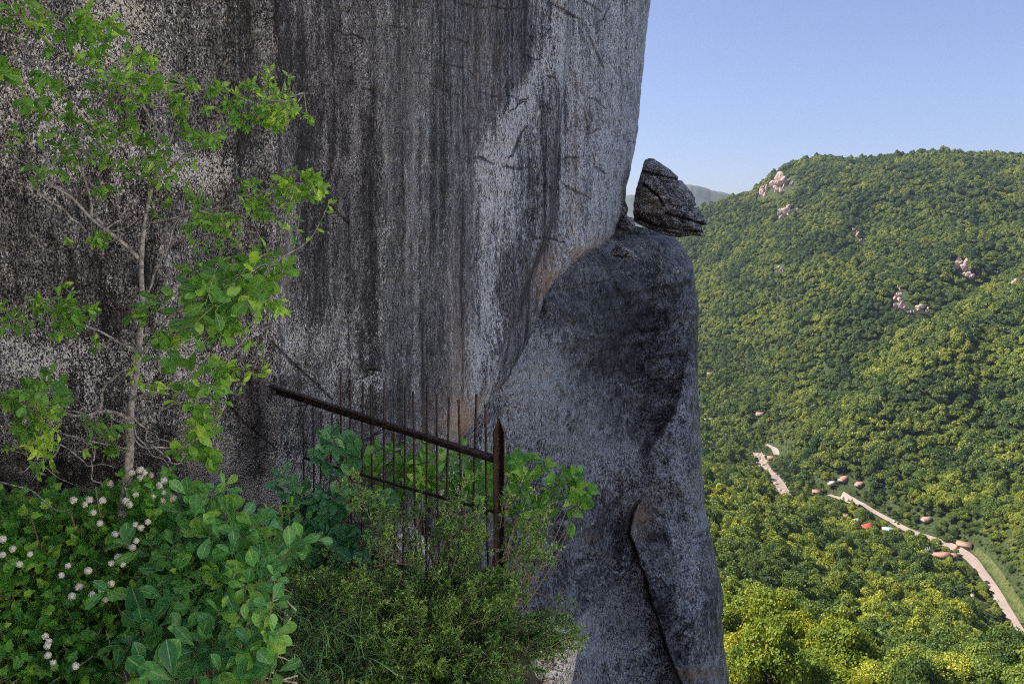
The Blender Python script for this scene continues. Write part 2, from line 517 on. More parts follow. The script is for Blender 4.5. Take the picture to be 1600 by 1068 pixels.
def build_cliff():
    rows = np.concatenate([np.linspace(-1750, -30, 70, endpoint=False), np.arange(-30, 900, 1.6), np.linspace(900, 1250, 40)])
    edge = pw(rows, CLIFF_EDGE)
    edge = edge + 3.4 * fbm(np.stack([0 * rows, rows / 26, 0 * rows], -1), 4, 44)
    cols = np.concatenate([np.linspace(0, .468, 90, endpoint=False), np.linspace(.468, 1, 660)])
    px = -900 + cols[None, :] * (edge[:, None] + 900)
    py = np.repeat(rows[:, None], len(cols), 1)
    Y = pw(px, CLIFF_Y)
    up = np.clip((500 - py) / 1000, -.4, 2)
    Y = Y - .35 * up * Y / 10                      # the face leans out over the ledge
    Y = Y + .9 * smooth(py, 640, 900) * (1 - smooth(px, 420, 640))   # hollow at its foot
    # vertical crease and facet on the right
    xc = pw(rows, [(-400, 905), (0, 893), (120, 882), (200, 873), (260, 868), (350, 862), (430, 830), (520, 800), (620, 760)])[:, None]
    Y = Y + .75 * smooth(px - xc, -3, 5) * (1 - smooth(px - xc, 12, 95)) * (1 - smooth(py, 380, 620))
    Y = Y - .35 * smooth(px - xc, -45, -6) * (1 - smooth(px - xc, -6, 2)) * (1 - smooth(py, 500, 680))
    # broad waves
    q = np.stack([px / 190, py / 420, 0 * px], -1)
    Y = Y + .05 * Y * .55 * fbm(q, 4, 3)
    q = np.stack([px / 46, py / 150, 0 * px + 3], -1)
    Y = Y + .011 * Y * fbm(q, 4, 9)
    # horizontal shelves
    q = np.stack([px / 160, py / 26, 0 * px + 8], -1)
    Y = Y + .006 * Y * fbm(q, 3, 19)
    g = np.zeros_like(px)
    for c in CRACKS:
        c = np.array(c, float)
        box = (px > c[:, 0].min() - 12) & (px < c[:, 0].max() + 12) & (py > c[:, 1].min() - 12) & (py < c[:, 1].max() + 12)
        wob = 4.5 * fbm(np.stack([px[box] / 12, py[box] / 12, 0 * px[box]], -1), 2, 4)
        d = polydist(px[box] + wob, py[box] + wob, c)
        end = np.minimum(np.hypot(px[box] - c[0, 0], py[box] - c[0, 1]), np.hypot(px[box] - c[-1, 0], py[box] - c[-1, 1]))
        wl = .5 + .75 * np.clip(end / 14, 0, 1) * (1 + .6 * fbm(np.stack([px[box] / 7, py[box] / 7, 0 * px[box] + 2], -1), 2, 6))
        g[box] = np.maximum(g[box], np.exp(-(d / np.maximum(wl, .4)) ** 2))
    Y = Y + .004 * Y * g
    # the rim turns away from the viewer
    wdt = pw(rows, [(-1800, 70), (300, 46), (400, 34), (700, 26), (1250, 20)])[:, None]
    t = np.clip((px - (edge[:, None] - wdt)) / wdt, 0, 1)
    Y = Y + .085 * Y * (1 - np.sqrt(1 - np.minimum(t, .999) ** 2))
    P = atY(px, py, Y)
    # albedo marks: lichen, wash streaks, rust stains
    lich = np.full(px.shape, .30)
    band = pw(rows, [(0, 845), (100, 850), (180, 805), (260, 772), (350, 785), (450, 770), (560, 755), (640, 748)])[:, None]
    hw = pw(rows, [(-200, 26), (100, 30), (220, 44), (300, 52), (420, 40), (640, 26)])[:, None]
    vm = pw(rows, [(-300, .1), (0, .25), (110, .5), (180, .46), (400, .44), (640, .32), (700, .2)])[:, None]
    lich += vm * np.exp(-((px - band) / hw) ** 2)
    lich += .30 * smooth(px, 845, 890) * (1 - smooth(py, 420, 640))
    lich += blob(px, py, 60, 90, 170, 110, .30) + blob(px, py, 150, 250, 130, 80, .20) + blob(px, py, 310, 270, 60, 40, .40)
    lich += blob(px, py, 230, 560, 190, 45, .40) + blob(px, py, 60, 560, 70, 70, .28) + blob(px, py, 430, 770, 40, 60, .62) + blob(px, py, 500, 790, 40, 60, .5)
    lich += blob(px, py, 500, 530, 70, 80, .28) + blob(px, py, 170, 680, 220, 60, .24) + blob(px, py, 340, 730, 60, 60, .55) + blob(px, py, 630, 255, 60, 18, .16)
    lich += blob(px, py, 560, 30, 120, 30, .14) + blob(px, py, 590, 600, 50, 20, .2) + blob(px, py, 700, 740, 22, 50, .7) + blob(px, py, 200, 30, 60, 60, .25)
    lich -= blob(px, py, 800, 55, 42, 60, .55) + blob(px, py, 480, 110, 150, 110, .14) + blob(px, py, 560, 420, 90, 160, .05) + blob(px, py, 800, 430, 26, 80, .35)
    lich -= blob(px, py, 400, 680, 26, 80, .5) + blob(px, py, 860, 250, 12, 120, .3) + blob(px, py, 355, 130, 60, 60, .22)
    lich += .10 * fbm(np.stack([px / 60, py / 90, 0 * px], -1), 4, 31)
    lich -= 1.2 * g
    streak = np.exp(-((px - pw(py, [(0, 668), (640, 655)])) / 13) ** 2) + .7 * np.exp(-((px - pw(py, [(0, 690), (640, 712)])) / 9) ** 2) + .5 * np.exp(-((px - 600) / 16) ** 2)
    streak = streak * smooth(py, -60, 120)
    lich += .10 * streak
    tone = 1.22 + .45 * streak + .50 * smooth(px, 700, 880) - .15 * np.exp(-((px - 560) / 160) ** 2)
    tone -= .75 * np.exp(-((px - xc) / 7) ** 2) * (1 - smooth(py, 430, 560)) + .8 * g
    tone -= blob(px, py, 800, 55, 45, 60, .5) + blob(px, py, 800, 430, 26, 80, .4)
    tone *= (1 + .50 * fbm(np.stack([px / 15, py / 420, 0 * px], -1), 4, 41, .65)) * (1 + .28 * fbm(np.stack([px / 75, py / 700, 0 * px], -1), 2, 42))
    warm = .09 * np.clip(fbm(np.stack([px / 30, py / 500, 0 * px], -1), 3, 43), 0, 1) * smooth(px, 560, 660) + blob(px, py, 862, 440, 30, 40, .55) + blob(px, py, 735, 660, 40, 40, 1.0) + blob(px, py, 722, 560, 18, 60, .22) + blob(px, py, 895, 300, 10, 90, .3)
    warm += blob(px, py, 905, 160, 18, 60, .22) + blob(px, py, 925, 385, 45, 22, .45) + blob(px, py, 712, 450, 8, 100, .1)
    blue = blob(px, py, 340, 735, 60, 55, .55) + .38 * smooth(px, 880, 930) * (1 - smooth(py, 330, 430)) + blob(px, py, 640, 860, 80, 60, .4)
    blue *= .7 + .5 * fbm(np.stack([px / 14, py / 200, 0 * px], -1), 3, 51)
    FAR = smooth(Y, 6.5, 17)
    # the side of the wall, running back behind the rim
    ext = [(-.04, .8), (-.2, 3.0), (-.5, 9.0), (-1.0, 34.0)]
    E = [P[:, :1] + np.array([dx, dy, 0]) for dx, dy in ((-.2, -22.), (-.3, -12.), (-.2, -5.))] + [P]  # left end extended unseen past the viewer to keep sun off the plants
    for dx, dy in ext:
        E.append((P[:, -1] + np.array([dx, dy, 0]))[:, None])
    P = np.concatenate(E, 1)
    pad = lambda a: np.concatenate([a[:, :1]] * 3 + [a] + [a[:, -1:]] * len(ext), 1)
    nr, nc = P.shape[:2]
    # the top, running back from the upper rim
    top = P[0][None] + np.array([0, 1, 0]) * np.array([4.0, 36.0])[:, None, None]
    me = npmesh("cliff_wall", P.reshape(-1, 3), [gridfaces(nr, nc)[:, ::-1]],
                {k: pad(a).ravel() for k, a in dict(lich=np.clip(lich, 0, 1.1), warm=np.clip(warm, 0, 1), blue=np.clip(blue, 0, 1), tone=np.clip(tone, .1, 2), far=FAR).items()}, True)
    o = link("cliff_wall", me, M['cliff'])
    tag(o, "huge dark overhanging cliff wall streaked with white lichen behind the rusty fence", "cliff")


build_cliff()

# ------------------------------------------------------------------ rock pillar
PILLAR_EDGE = [(366, 1052), (374, 1058), (382, 1066), (395, 1074), (412, 1082), (435, 1087), (470, 1090), (520, 1091), (600, 1091), (680, 1094), (740, 1097), (790, 1102),
               (830, 1110), (880, 1119), (920, 1129), (940, 1131), (965, 1127), (1000, 1131), (1040, 1135), (1068, 1139), (1150, 1150), (1400, 1190), (1900, 1250)]
PILLAR_Y = [(600, 10.4), (690, 11.6), (760, 13.6), (840, 16.0), (900, 17.8), (960, 19.4), (1010, 20.0), (1060, 20.3), (1140, 20.6), (1250, 21)]


def build_pillar():
    rows = np.concatenate([np.arange(368, 1075, 1.8), np.linspace(1080, 1850, 60)])
    edge = pw(rows, PILLAR_EDGE) + 2.8 * fbm(np.stack([0 * rows, rows / 24, 0 * rows], -1), 4, 45)
    cols = np.linspace(0, 1, 300)
    px = 610 + cols[None, :] * (edge[:, None] - 610)
    py = np.repeat(rows[:, None], len(cols), 1)
    py = py - 15 * (1 - smooth(py, 368, 425)) * (1 - smooth(px, 985, 1060))
    Y = pw(px, PILLAR_Y)
    Y = Y * (1 - .10 * smooth(py, 640, 1300))
    # rounded head
    s = np.clip((440 - py + .0 * px) / 74, 0, .999)
    Y = Y + 2.0 * (1 - np.sqrt(1 - s ** 2))
    # hollow dark face below the balanced rock
    Y = Y + blob(px, py, 990, 560, 75, 110, .9) - blob(px, py, 860, 640, 90, 90, .5)
    # right-hand column stands proud
    xb = pw(rows, [(368, 1090), (500, 1082), (560, 1068), (610, 1056), (645, 1046), (700, 1010), (760, 1000), (800, 990), (1200, 1000)])[:, None]
    Y = Y - .45 * smooth(px - xb, -2, 10) * smooth(py, 470, 600) * (1 - smooth(py, 690, 800))
    # diagonal open joint: block on its right overhangs
    xa = pw(rows, [(740, 1018), (775, 1003), (800, 988), (835, 984), (860, 993), (900, 1007), (950, 1022), (1010, 1042), (1068, 1064), (1150, 1092), (1500, 1200)])[:, None]
    xa = xa + 2.5 * fbm(np.stack([0 * px, py / 16, 0 * px], -1), 2, 5)
    f = smooth(py, 770, 830)
    Y = Y - .55 * smooth(px - xa, -1.0, 1.8) * f * (1 - .8 * smooth(px - xa, 10, 110))
    # lower-left slab lies behind the block above it
    yb = pw(px, [(700, 1060), (800, 1040), (850, 1006), (885, 982), (940, 932), (985, 886), (1010, 850)])
    yb = yb + 3 * fbm(np.stack([px / 14, 0 * px, 0 * px], -1), 2, 6)
    Y = Y + .42 * smooth(py - yb, -1.5, 2.5) * (1 - smooth(px - xa, -6, 0)) * smooth(px, 760, 850) * (1 - smooth(px, 975, 1010))
    q = np.stack([px / 120, py / 120, 0 * px], -1)
    Y = Y + .60 * fbm(q, 5, 13, .56) - blob(px, py, 930, 480, 80, 80, .7)
    q = np.stack([(px + .4 * py) / 26, (py - .3 * px) / 40, 0 * px], -1)
    Y = Y + .16 * fbm(q, 4, 14) * (1 - .6 * smooth(py - yb, 0, 20) * (1 - smooth(px - xa, -6, 0)))
    # bedding lines across the head
    q = np.stack([px / 90, (py + .18 * px) / 9, 0 * px], -1)
    Y = Y + .15 * fbm(q, 3, 15) * (1 - smooth(py, 520, 760))
    q = np.stack([(px + .5 * py) / 60, (py - .5 * px) / 95, 0 * px], -1)
    rdg = 1 - np.abs(fbm(q, 4, 16))
    Y = Y - .55 * (rdg - .75) * (1 - .6 * smooth(py - yb, 0, 20) * (1 - smooth(px - xa, -6, 0)))
    q = np.stack([(px - .25 * py) / 9, (py + .2 * px) / 30, 0 * px], -1)
    Y = Y + .05 * fbm(q, 3, 17)
    wdt = pw(rows, [(366, 120), (420, 70), (600, 55), (1900, 60)])[:, None]
    t = np.clip((px - (edge[:, None] - wdt)) / wdt, 0, .999)
    Y = Y + 1.7 * (1 - np.sqrt(1 - t ** 2))
    P = atY(px, py, Y)
    nz = lambda sx, sy, sd: fbm(np.stack([px / sx, py / sy, 0 * px], -1), 4, sd)
    lich = np.full(px.shape, .36) + .16 * nz(60, 60, 61)
    lich += blob(px, py, 845, 610, 70, 75, .45) + blob(px, py, 960, 730, 60, 40, .3) + blob(px, py, 800, 690, 90, 60, .25) + blob(px, py, 1060, 720, 26, 150, .30)
    lich += blob(px, py, 1085, 900, 20, 170, .24) + blob(px, py, 975, 395, 40, 10, .25)
    slab = smooth(py - yb, -2, 4) * (1 - smooth(px - xa, -4, 0))
    lich += .22 * slab * smooth(px, 830, 900) - .2 * blob(px, py, 860, 1040, 22, 60, 1) * slab
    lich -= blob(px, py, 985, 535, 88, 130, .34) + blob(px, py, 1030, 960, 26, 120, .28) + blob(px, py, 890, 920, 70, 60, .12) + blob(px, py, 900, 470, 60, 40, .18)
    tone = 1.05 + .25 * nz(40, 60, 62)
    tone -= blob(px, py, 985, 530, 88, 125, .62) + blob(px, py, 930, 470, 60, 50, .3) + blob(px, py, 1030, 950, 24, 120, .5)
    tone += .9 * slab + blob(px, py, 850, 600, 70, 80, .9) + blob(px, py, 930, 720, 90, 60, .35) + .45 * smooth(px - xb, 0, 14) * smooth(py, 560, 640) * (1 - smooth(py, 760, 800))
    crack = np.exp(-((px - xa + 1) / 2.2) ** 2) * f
    tone -= 1.0 * crack  # shadow line along the open joint, painted into the tone
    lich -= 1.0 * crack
    wb = 22 * fbm(np.stack([px / 34, py / 34, 0 * px], -1), 5, 63, .6)
    for vp_, vw, va in (([(1000, 735), (1040, 690), (1062, 640), (1074, 600)], 6, .40), ([(1010, 900), (1040, 880), (1060, 850)], 4, .45),
                        ([(1040, 960), (1065, 940), (1080, 900)], 4, .4), ([(900, 440), (960, 420), (1040, 425)], 4, .3), ([(920, 520), (990, 500), (1040, 470)], 3, .3), ([(950, 590), (990, 610), (1010, 660)], 4, .35),
                        ([(925, 950), (940, 990), (950, 1060)], 5, .4), ([(1015, 880), (1030, 960), (1050, 1040)], 4, .35), ([(1030, 1000), (1050, 980), (1075, 985)], 3, .4), ([(890, 750), (950, 760), (985, 790)], 4, .3)):
        dv = polydist(px + wb, py + wb * .7, vp_)
        lich += va * np.exp(-(dv / vw) ** 2) * (.6 + .8 * nz(16, 16, 64))
    warm = blob(px, py, 1000, 808, 20, 30, .8) + blob(px, py, 925, 838, 14, 6, .5) + blob(px, py, 1090, 1052, 32, 12, 1.0) + blob(px, py, 1075, 385, 20, 12, .3) + blob(px, py, 960, 690, 90, 160, .10)
    blue = blob(px, py, 838, 585, 46, 55, .85) + blob(px, py, 900, 660, 70, 50, .40) + blob(px, py, 940, 440, 60, 60, .30) + blob(px, py, 975, 390, 45, 14, .6)
    blue += blob(px, py, 920, 1010, 14, 60, .55) + blob(px, py, 985, 965, 22, 70, .4) + blob(px, py, 1000, 700, 60, 20, .35)
    FAR = np.ones_like(Y)
    ext = [(-.02, .5), (-.1, 1.6), (-.5, 4.0), (-2.0, 9.0)]
    E = [P] + [(P[:, -1] + np.array([dx, dy, 0]))[:, None] for dx, dy in ext]
    P = np.concatenate(E, 1)
    T = [P[:1] + np.array([0, dy, dz]) for dy, dz in ((6.5, -.5), (2.4, -.06), (.8, -.01))]
    P = np.concatenate(T + [P], 0)
    nr, nc = P.shape[:2]

    def pad(a):
        a = np.concatenate([a] + [a[:, -1:]] * len(ext), 1)
        return np.concatenate([a[:1]] * 3 + [a], 0)
    me = npmesh("rock_pillar", P.reshape(-1, 3), [gridfaces(nr, nc)[:, ::-1]],
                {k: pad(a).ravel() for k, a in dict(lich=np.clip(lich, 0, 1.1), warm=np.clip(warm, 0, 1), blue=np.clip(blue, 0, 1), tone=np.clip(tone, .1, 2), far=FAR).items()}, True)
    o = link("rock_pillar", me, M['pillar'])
    tag(o, "tall dark rock pillar with a diagonal crack, carrying the balanced boulder", "rock pillar")


build_pillar()


# ------------------------------------------------------------------ loose rocks
def radial_rock(name, outline, Yc, thick, label, mat, grooves=(), seed=0, facets=(), nang=260, nrad=26, centre=None, group=None):
    """solid boulder whose outline is given in photo pixels at distance Yc, with a real back side"""
    O = np.array(outline, float)
    c = np.array(centre, float) if centre is not None else O.mean(0)
    # resample the outline evenly
    C = np.vstack([O, O[:1]])
    seg = np.hypot(*np.diff(C, axis=0).T)
    s = np.concatenate([[0], np.cumsum(seg)])
    u = np.linspace(0, s[-1], nang, endpoint=False)
    B = np.stack([np.interp(u, s, C[:, 0]), np.interp(u, s, C[:, 1])], -1)
    pxm = F / Yc
    B = B + 1.0 * fbm(np.stack([B[:, 0] / 5, B[:, 1] / 5, 0 * u], -1), 3, seed)[:, None] * norm(B - c)
    r = np.sin(np.linspace(0, np.pi / 2, nrad)) ** .8
    rr = np.concatenate([r, r[::-1][1:]])
    side = np.concatenate([-np.ones(nrad), np.ones(nrad - 1)])
    px = c[0] + rr[:, None] * (B[None, :, 0] - c[0])
    py = c[1] + rr[:, None] * (B[None, :, 1] - c[1])
    prof = (1 - rr ** 5) ** .5
    Y = Yc + side[:, None] * thick * .5 * prof[:, None] + 0 * px
    front = (side < 0)[:, None]
    amp = prof[:, None]
    for (x0, y0, nx, ny, k) in facets:
        d = (px - x0) * nx + (py - y0) * ny
        Y = Y + np.where(front, k * np.maximum(d, 0) / pxm, 0) * np.minimum(1, amp * 1.5)
    Y = Y + .09 * thick * fbm(np.stack([px / 17, py / 13, side[:, None] + 0 * px], -1), 4, seed + 3) * np.minimum(1, amp * 2)
    q = fbm(np.stack([px / 40, (py - .12 * px) / 5, 0 * px], -1), 2, seed + 5)
    Y = Y + .06 * thick * q * np.minimum(1, amp * 2)
    g = 0 * px
    for gr in grooves:
        g = np.maximum(g, np.exp(-(polydist(px, py, gr) / 1.5) ** 2))
    Y = Y + np.where(front, .16 * thick * g, 0) * np.minimum(1, amp * 2)
    P = atY(px, py, Y)
    n, m = P.shape[:2]
    i = np.arange(n - 1)[:, None] * m + np.arange(m)[None]
    j = np.arange(n - 1)[:, None] * m + (np.arange(m)[None] + 1) % m
    q = np.stack([i, j, j + m, i + m], -1).reshape(-1, 4)
    org = atY(c[0], O[:, 1].max(), Yc)
    z = np.zeros(P.shape[:2])
    me = npmesh(name, P.reshape(-1, 3) - org, [q], dict(lich=(.34 + z - g).ravel(), warm=(.25 * blobw(px, py) + z).ravel(), blue=z.ravel(), tone=(1.6 - 1.2 * g).ravel(), far=(z + (1.0 if Yc > 12 else 0.0)).ravel()), False)
    o = link(name, me, mat)
    o.location = org
    return tag(o, label, "boulder", group)


def blobw(px, py):
    return blob(px, py, 1015, 318, 26, 26, 1.0)


HEAD = [(1008, 249), (1014, 247), (1022, 248), (1032, 255), (1045, 263), (1053, 270), (1060, 276), (1059, 281), (1066, 282), (1073, 291), (1082, 302), (1086, 309), (1086, 317),
        (1089, 320), (1084, 323), (1090, 327), (1097, 334), (1102, 344), (1105, 351), (1096, 353), (1097, 358), (1100, 365), (1098, 370), (1085, 368), (1075, 369), (1060, 371),
        (1045, 369), (1030, 364), (1012, 357), (998, 351), (991, 346), (989, 334), (990, 318), (992, 303), (997, 285), (1002, 268), (1005, 257)]
radial_rock("balanced_boulder", HEAD, 21.25, 1.6, "head-shaped boulder balanced on top of the rock pillar against the sky", M['boulder'],
            grooves=[[(1003, 268), (1030, 274), (1060, 281)], [(995, 340), (1020, 352), (1060, 359), (1098, 362)], [(1040, 334), (1070, 341), (1104, 352)], [(1006, 288), (1030, 308), (1036, 322)]],
            seed=3, facets=[(1006, 285, -.80, .6, .9), (1040, 335, .1, 1.0, .55), (1060, 290, .75, -.66, .8), (1035, 322, -.55, .83, .5)], centre=(1042, 322))
radial_rock("gap_rock", [(972, 300), (977, 312), (981, 326), (978, 342), (975, 358), (958, 358), (955, 330), (962, 305)], 21.9, 1.2,
            "dark upright rock in the gap between the cliff edge and balanced boulder", M['boulder'], seed=11, nang=80, nrad=12)
radial_rock("wedge_stone", [(970, 343), (978, 336), (990, 341), (993, 352), (988, 362), (970, 360), (964, 352)], 21.0, 1.0,
            "small grey stone wedged at the left foot of the balanced boulder", M['boulder'], seed=12, nang=80, nrad=12)
radial_rock("flat_slab", [(957, 388), (966, 384), (980, 388), (992, 395), (990, 402), (972, 404), (955, 399)], 18.9, .9,
            "flat pale stone slab lying on the pillar's sloping shoulder", M['boulder'], seed=13, nang=80, nrad=12)
radial_rock("pale_boulder", [(560, 840), (590, 815), (640, 812), (672, 850), (676, 905), (640, 925), (575, 915), (555, 880)], 7.4, 1.1,
            "pale lichen-covered boulder behind the lower fence bars", M['pale_rock'], seed=14, nang=140, nrad=18)
radial_rock("leaning_rock", [(672, 770), (690, 735), (702, 712), (722, 720), (735, 745), (728, 790), (700, 815), (672, 805)], 8.6, .9,
            "white lichen-covered rock leaning against the cliff foot behind the bars", M['pale_rock'], seed=15, nang=120, nrad=16)
radial_rock("ledge_rock", [(742, 975), (790, 960), (825, 952), (868, 972), (905, 1000), (890, 1090), (850, 1160), (740, 1180), (700, 1060)], 5.5, 1.0,
            "pale weathered rock at the lip of the ledge right of the cedar", M['pale_rock'], seed=16, nang=160, nrad=20)
radial_rock("orange_stone", [(778, 1052), (786, 1047), (800, 1050), (808, 1062), (804, 1074), (782, 1072)], 5.2, .12,
            "small orange stone at the bottom edge of the cedar", M['roof_brown'], seed=17, nang=60, nrad=10)

# ------------------------------------------------------------------ near ledge (ground under the plants)
gx = np.linspace(-9, 1.3, 70); gy = np.linspace(-5, 11, 110)
GX, GY = np.meshgrid(gx, gy)


def ledge_z(x, y):
    x = np.asarray(x, float); y = np.asarray(y, float)
    z = -1.75 - .23 * y + .10 * fbm(np.stack([x * 1.3, y * 1.3, 0 * x], -1), 4, 71)
    lip = .10 - .55 * smooth(y, 5.0, 6.4) + .12 * fbm(np.stack([0 * x, y * 1.5, 0 * x], -1), 2, 72)
    over = np.maximum(x - lip, 0)
    z = z - 9 * over ** 1.3 - np.maximum(y - 8, 0) * .6 + .25 * np.maximum(-1.0 - x, 0) * np.clip((y - 2) / 4, 0, 1) * .5
    return z


V = np.stack([GX, GY, ledge_z(GX, GY)], -1).reshape(-1, 3)
o = link("ground", npmesh("ground", V, [gridfaces(*GX.shape)], None, True), M['soil'])
tag(o, kind="structure")

# added granite slope, unseen right and behind the viewer, bouncing sun into the shade
sx, sy = np.meshgrid(np.linspace(0, 1, 70), np.linspace(-30, 1.6, 100))
bx = 3.2 + .06 * (sy + 15) * (sy < -15) + .9 * smooth(sy, -4, 1.6) + 15 * sx + .7 * fbm(np.stack([sx * 3, sy / 4, 0 * sx], -1), 3, 73)
bz = -5.0 + 20 * sx ** .85 + .5 * fbm(np.stack([sx * 6, sy / 2.5, 0 * sx + 4], -1), 4, 74)
o = link("bounce_slope", npmesh("bounce_slope", np.stack([bx, sy, bz], -1).reshape(-1, 3), [gridfaces(*sx.shape)], None, True), M['granite'])
tag(o, kind="structure")

# ------------------------------------------------------------------ valley terrain
ZV = -360.0
VAL = [(700, 560), (900, 590), (1000, 618), (1097, 655), (1200, 697), (1280, 765), (1370, 803), (1440, 838), (1510, 868), (1545, 915), (1594, 990), (1700, 1100), (1900, 1200)]
RID = [(700, 400, 2700), (900, 385, 2700), (1000, 356, 2600), (1060, 338, 2500), (1090, 328, 2450), (1130, 315, 2400), (1160, 305, 2350), (1190, 290, 2320), (1215, 270, 2300), (1240, 255, 2280),
       (1275, 248, 2250), (1300, 250, 2230), (1350, 253, 2200), (1400, 244, 2150), (1440, 239, 2120), (1500, 236, 2080), (1540, 237, 2060), (1600, 244, 2030), (1800, 262, 1950), (2100, 300, 1900)]
vr = np.array([ray(a, b) for a, b in VAL]); vp = vr * (ZV / vr[:, 2])[:, None]
VU, VY = vp[:, 0] / vp[:, 1], vp[:, 1]
rp = np.array([ray(a, b) * (d / ray(a, b)[1]) for a, b, d in RID])
RU, RY, RZ = rp[:, 0] / rp[:, 1], rp[:, 1], rp[:, 2] - 9


def terrain_z(u, y):
    u = np.asarray(u, float); y = np.asarray(y, float)
    yv = np.interp(u, VU, VY); yr = np.interp(u, RU, RY); zr = np.interp(u, RU, RZ)
    near = np.where(y < 60, -45 - y * .55, np.where(y < 240, -78 - (y - 60) * .40, -150 + (ZV + 150) * (1 - (1 - np.clip((y - 240) / (yv - 250), 0, 1)) ** 1.7)))
    t = np.clip((y - yv - 25) / (yr - yv - 25), 0, 1)
    far = ZV + (zr - ZV) * t * (1.22 - .22 * t)
    far = far - np.maximum(y - yr, 0) * .35
    z = np.where(y < yv, near, far)
    x = u * y
    flat = smooth(np.abs(y - yv), 20, 260)
    crest = 1 - .75 * np.exp(-((y - yr) / 160) ** 2)
    # spurs and gullies
    n = fbm(np.stack([x / 210, y / 420, 0 * x], -1), 4, 81)
    z = z + flat * crest * n * np.where(y < yv, 16, 84)
    ts = np.interp(u, [.30, .40, .50, .62, .8], [-.02, .04, .16, .34, .55])
    sp = np.clip(1 - np.abs(t - ts) / .13, 0, 1)
    z = z + 34 * sp ** 1.4 * (y > yv) * smooth(u, .32, .45)
    # gully that runs down to the road
    tg = np.interp(u, [.2, .36, .48, .60, .75], [.30, .16, .30, .52, .8])
    z = z - 26 * np.exp(-((t - tg) / .07) ** 2) * (y > yv)
    n2 = fbm(np.stack([x / 60, y / 80, 0 * x + 5], -1), 3, 82)
    return z + flat * 6 * n2


tu = np.concatenate([np.linspace(-.08, .12, 12, endpoint=False), np.linspace(.12, .72, 150), np.linspace(.74, 1.15, 20)])
ty = np.concatenate([np.geomspace(30, 500, 70, endpoint=False), np.linspace(500, 2700, 300), np.geomspace(2720, 4200, 20)])
TU, TY = np.meshgrid(tu, ty)
V = np.stack([TU * TY, TY, terrain_z(TU, TY)], -1).reshape(-1, 3)
o = link("terrain", npmesh("terrain", V, [gridfaces(*TU.shape)], None, True), M['terrain'])
tag(o, kind="structure")


def hit(px, py, y0=150, y1=2900):
    """where the sight line through a photo pixel meets the terrain"""
    r = ray(px, py)
    y = np.linspace(y0, y1, 5000)
    z = r[2] / r[1] * y
    u = r[0] / r[1]
    h = terrain_z(np.full_like(y, u), y)
    k = np.nonzero(z <= h)[0]
    k = k[0] if len(k) else len(y) - 1
    return np.array([u * y[k], y[k], h[k]])


def on_ground(x, y):
    return float(terrain_z(np.array(x / y), np.array(float(y))))


# far blue ridge
HP = [(860, 330), (930, 316), (962, 309), (985, 304), (1005, 304), (1040, 296), (1072, 288), (1090, 291), (1110, 296), (1130, 300), (1155, 304), (1185, 311), (1230, 322), (1300, 340), (1420, 370)]
hp = np.array(HP, float)
hx = np.linspace(860, 1420, 260)
hy = np.interp(hx, hp[:, 0], hp[:, 1])
crest = atY(hx, hy, 5600 + 0 * hx)
cn = 16 * fbm(np.stack([crest[:, 0] / 60, 0 * hx, 0 * hx], -1), 4, 91)
crest[:, 2] += cn
lay = []
for k, f in enumerate(np.linspace(0, 1, 40)):
    L = crest.copy()
    L[:, 1] += -1500 * f
    L[:, 2] -= cn * min(1, f * 9)
    L[:, 0] *= L[:, 1] / crest[:, 1]
    L[:, 2] += -640 * f ** .9 + 60 * min(1, f * 6) * fbm(np.stack([L[:, 0] / 170, L[:, 1] / 120, 0 * hx], -1), 5, 92)
    lay.append(L)
back = [crest + np.array([0, 900, -420])]
H = np.stack(back + lay, 0)
o = link("hills", npmesh("hills", H.reshape(-1, 3), [gridfaces(*H.shape[:2])[:, ::-1]], None, True), M['hills'])
tag(o, kind="structure")

# ------------------------------------------------------------------ road, river, clearings
def ribbon(name, pts, width, lift, mat, n=10):
    P = np.array([hit(*p) for p in pts])
    C = spline(P[:, :2], n * len(pts))
    d = norm(np.gradient(C, axis=0))
    s = np.stack([-d[:, 1], d[:, 0]], -1)
    rows = []
    wd = np.broadcast_to(np.asarray(width, float), (len(C),)) if np.ndim(width) == 0 else np.interp(np.linspace(0, 1, len(C)), np.linspace(0, 1, len(width)), width)
    for k in np.linspace(-.5, .5, 5):
        q = C + s * (k * wd)[:, None]
        rows.append(np.column_stack([q, terrain_z(q[:, 0] / q[:, 1], q[:, 1])]))
    G = np.stack(rows, 0)
    G[:, :, 2] = np.maximum(G[:, :, 2], G[2][None, :, 2]) + lift
    o = link(name, npmesh(name, G.reshape(-1, 3), [gridfaces(*G.shape[:2])], None, True), mat)
    tag(o, kind="structure")
    return C, wd


ROAD = [(1604, 1003), (1590, 983), (1570, 950), (1553, 922), (1535, 897), (1515, 873), (1490, 857), (1462, 846), (1440, 838), (1415, 828), (1390, 814), (1368, 802), (1348, 792), (1325, 785), (1296, 774)]
road_c, _ = ribbon("road", ROAD, [9, 9, 9.5, 10, 11, 16, 18, 16, 13, 10, 9, 8, 8, 9], 1.6, M['road'])
verge_c, _ = ribbon("verge", [(1600, 975), (1578, 935), (1560, 905), (1540, 880), (1522, 862)], [9, 9, 8, 8, 6], .9, M['verge'])
path_c, _ = ribbon("path", [(1214, 712), (1210, 704), (1204, 699), (1197, 695)], [9, 9, 8, 6], 1.6, M['road'])
RIVER = [(1236, 792), (1226, 775), (1217, 758), (1207, 745), (1196, 733), (1188, 720), (1183, 708)]
riv_c, _ = ribbon("river_bed", RIVER, 17, 1.2, M['riverbed'])
CLEAR = [(road_c, 10, 19), (verge_c, 10, 10), (path_c, 8, 18), (riv_c, 12, 24)]   # tree-free strips: far side, near side
SPOTS = []                                                                    # tree-free discs (x, y, r)

ICO = {}


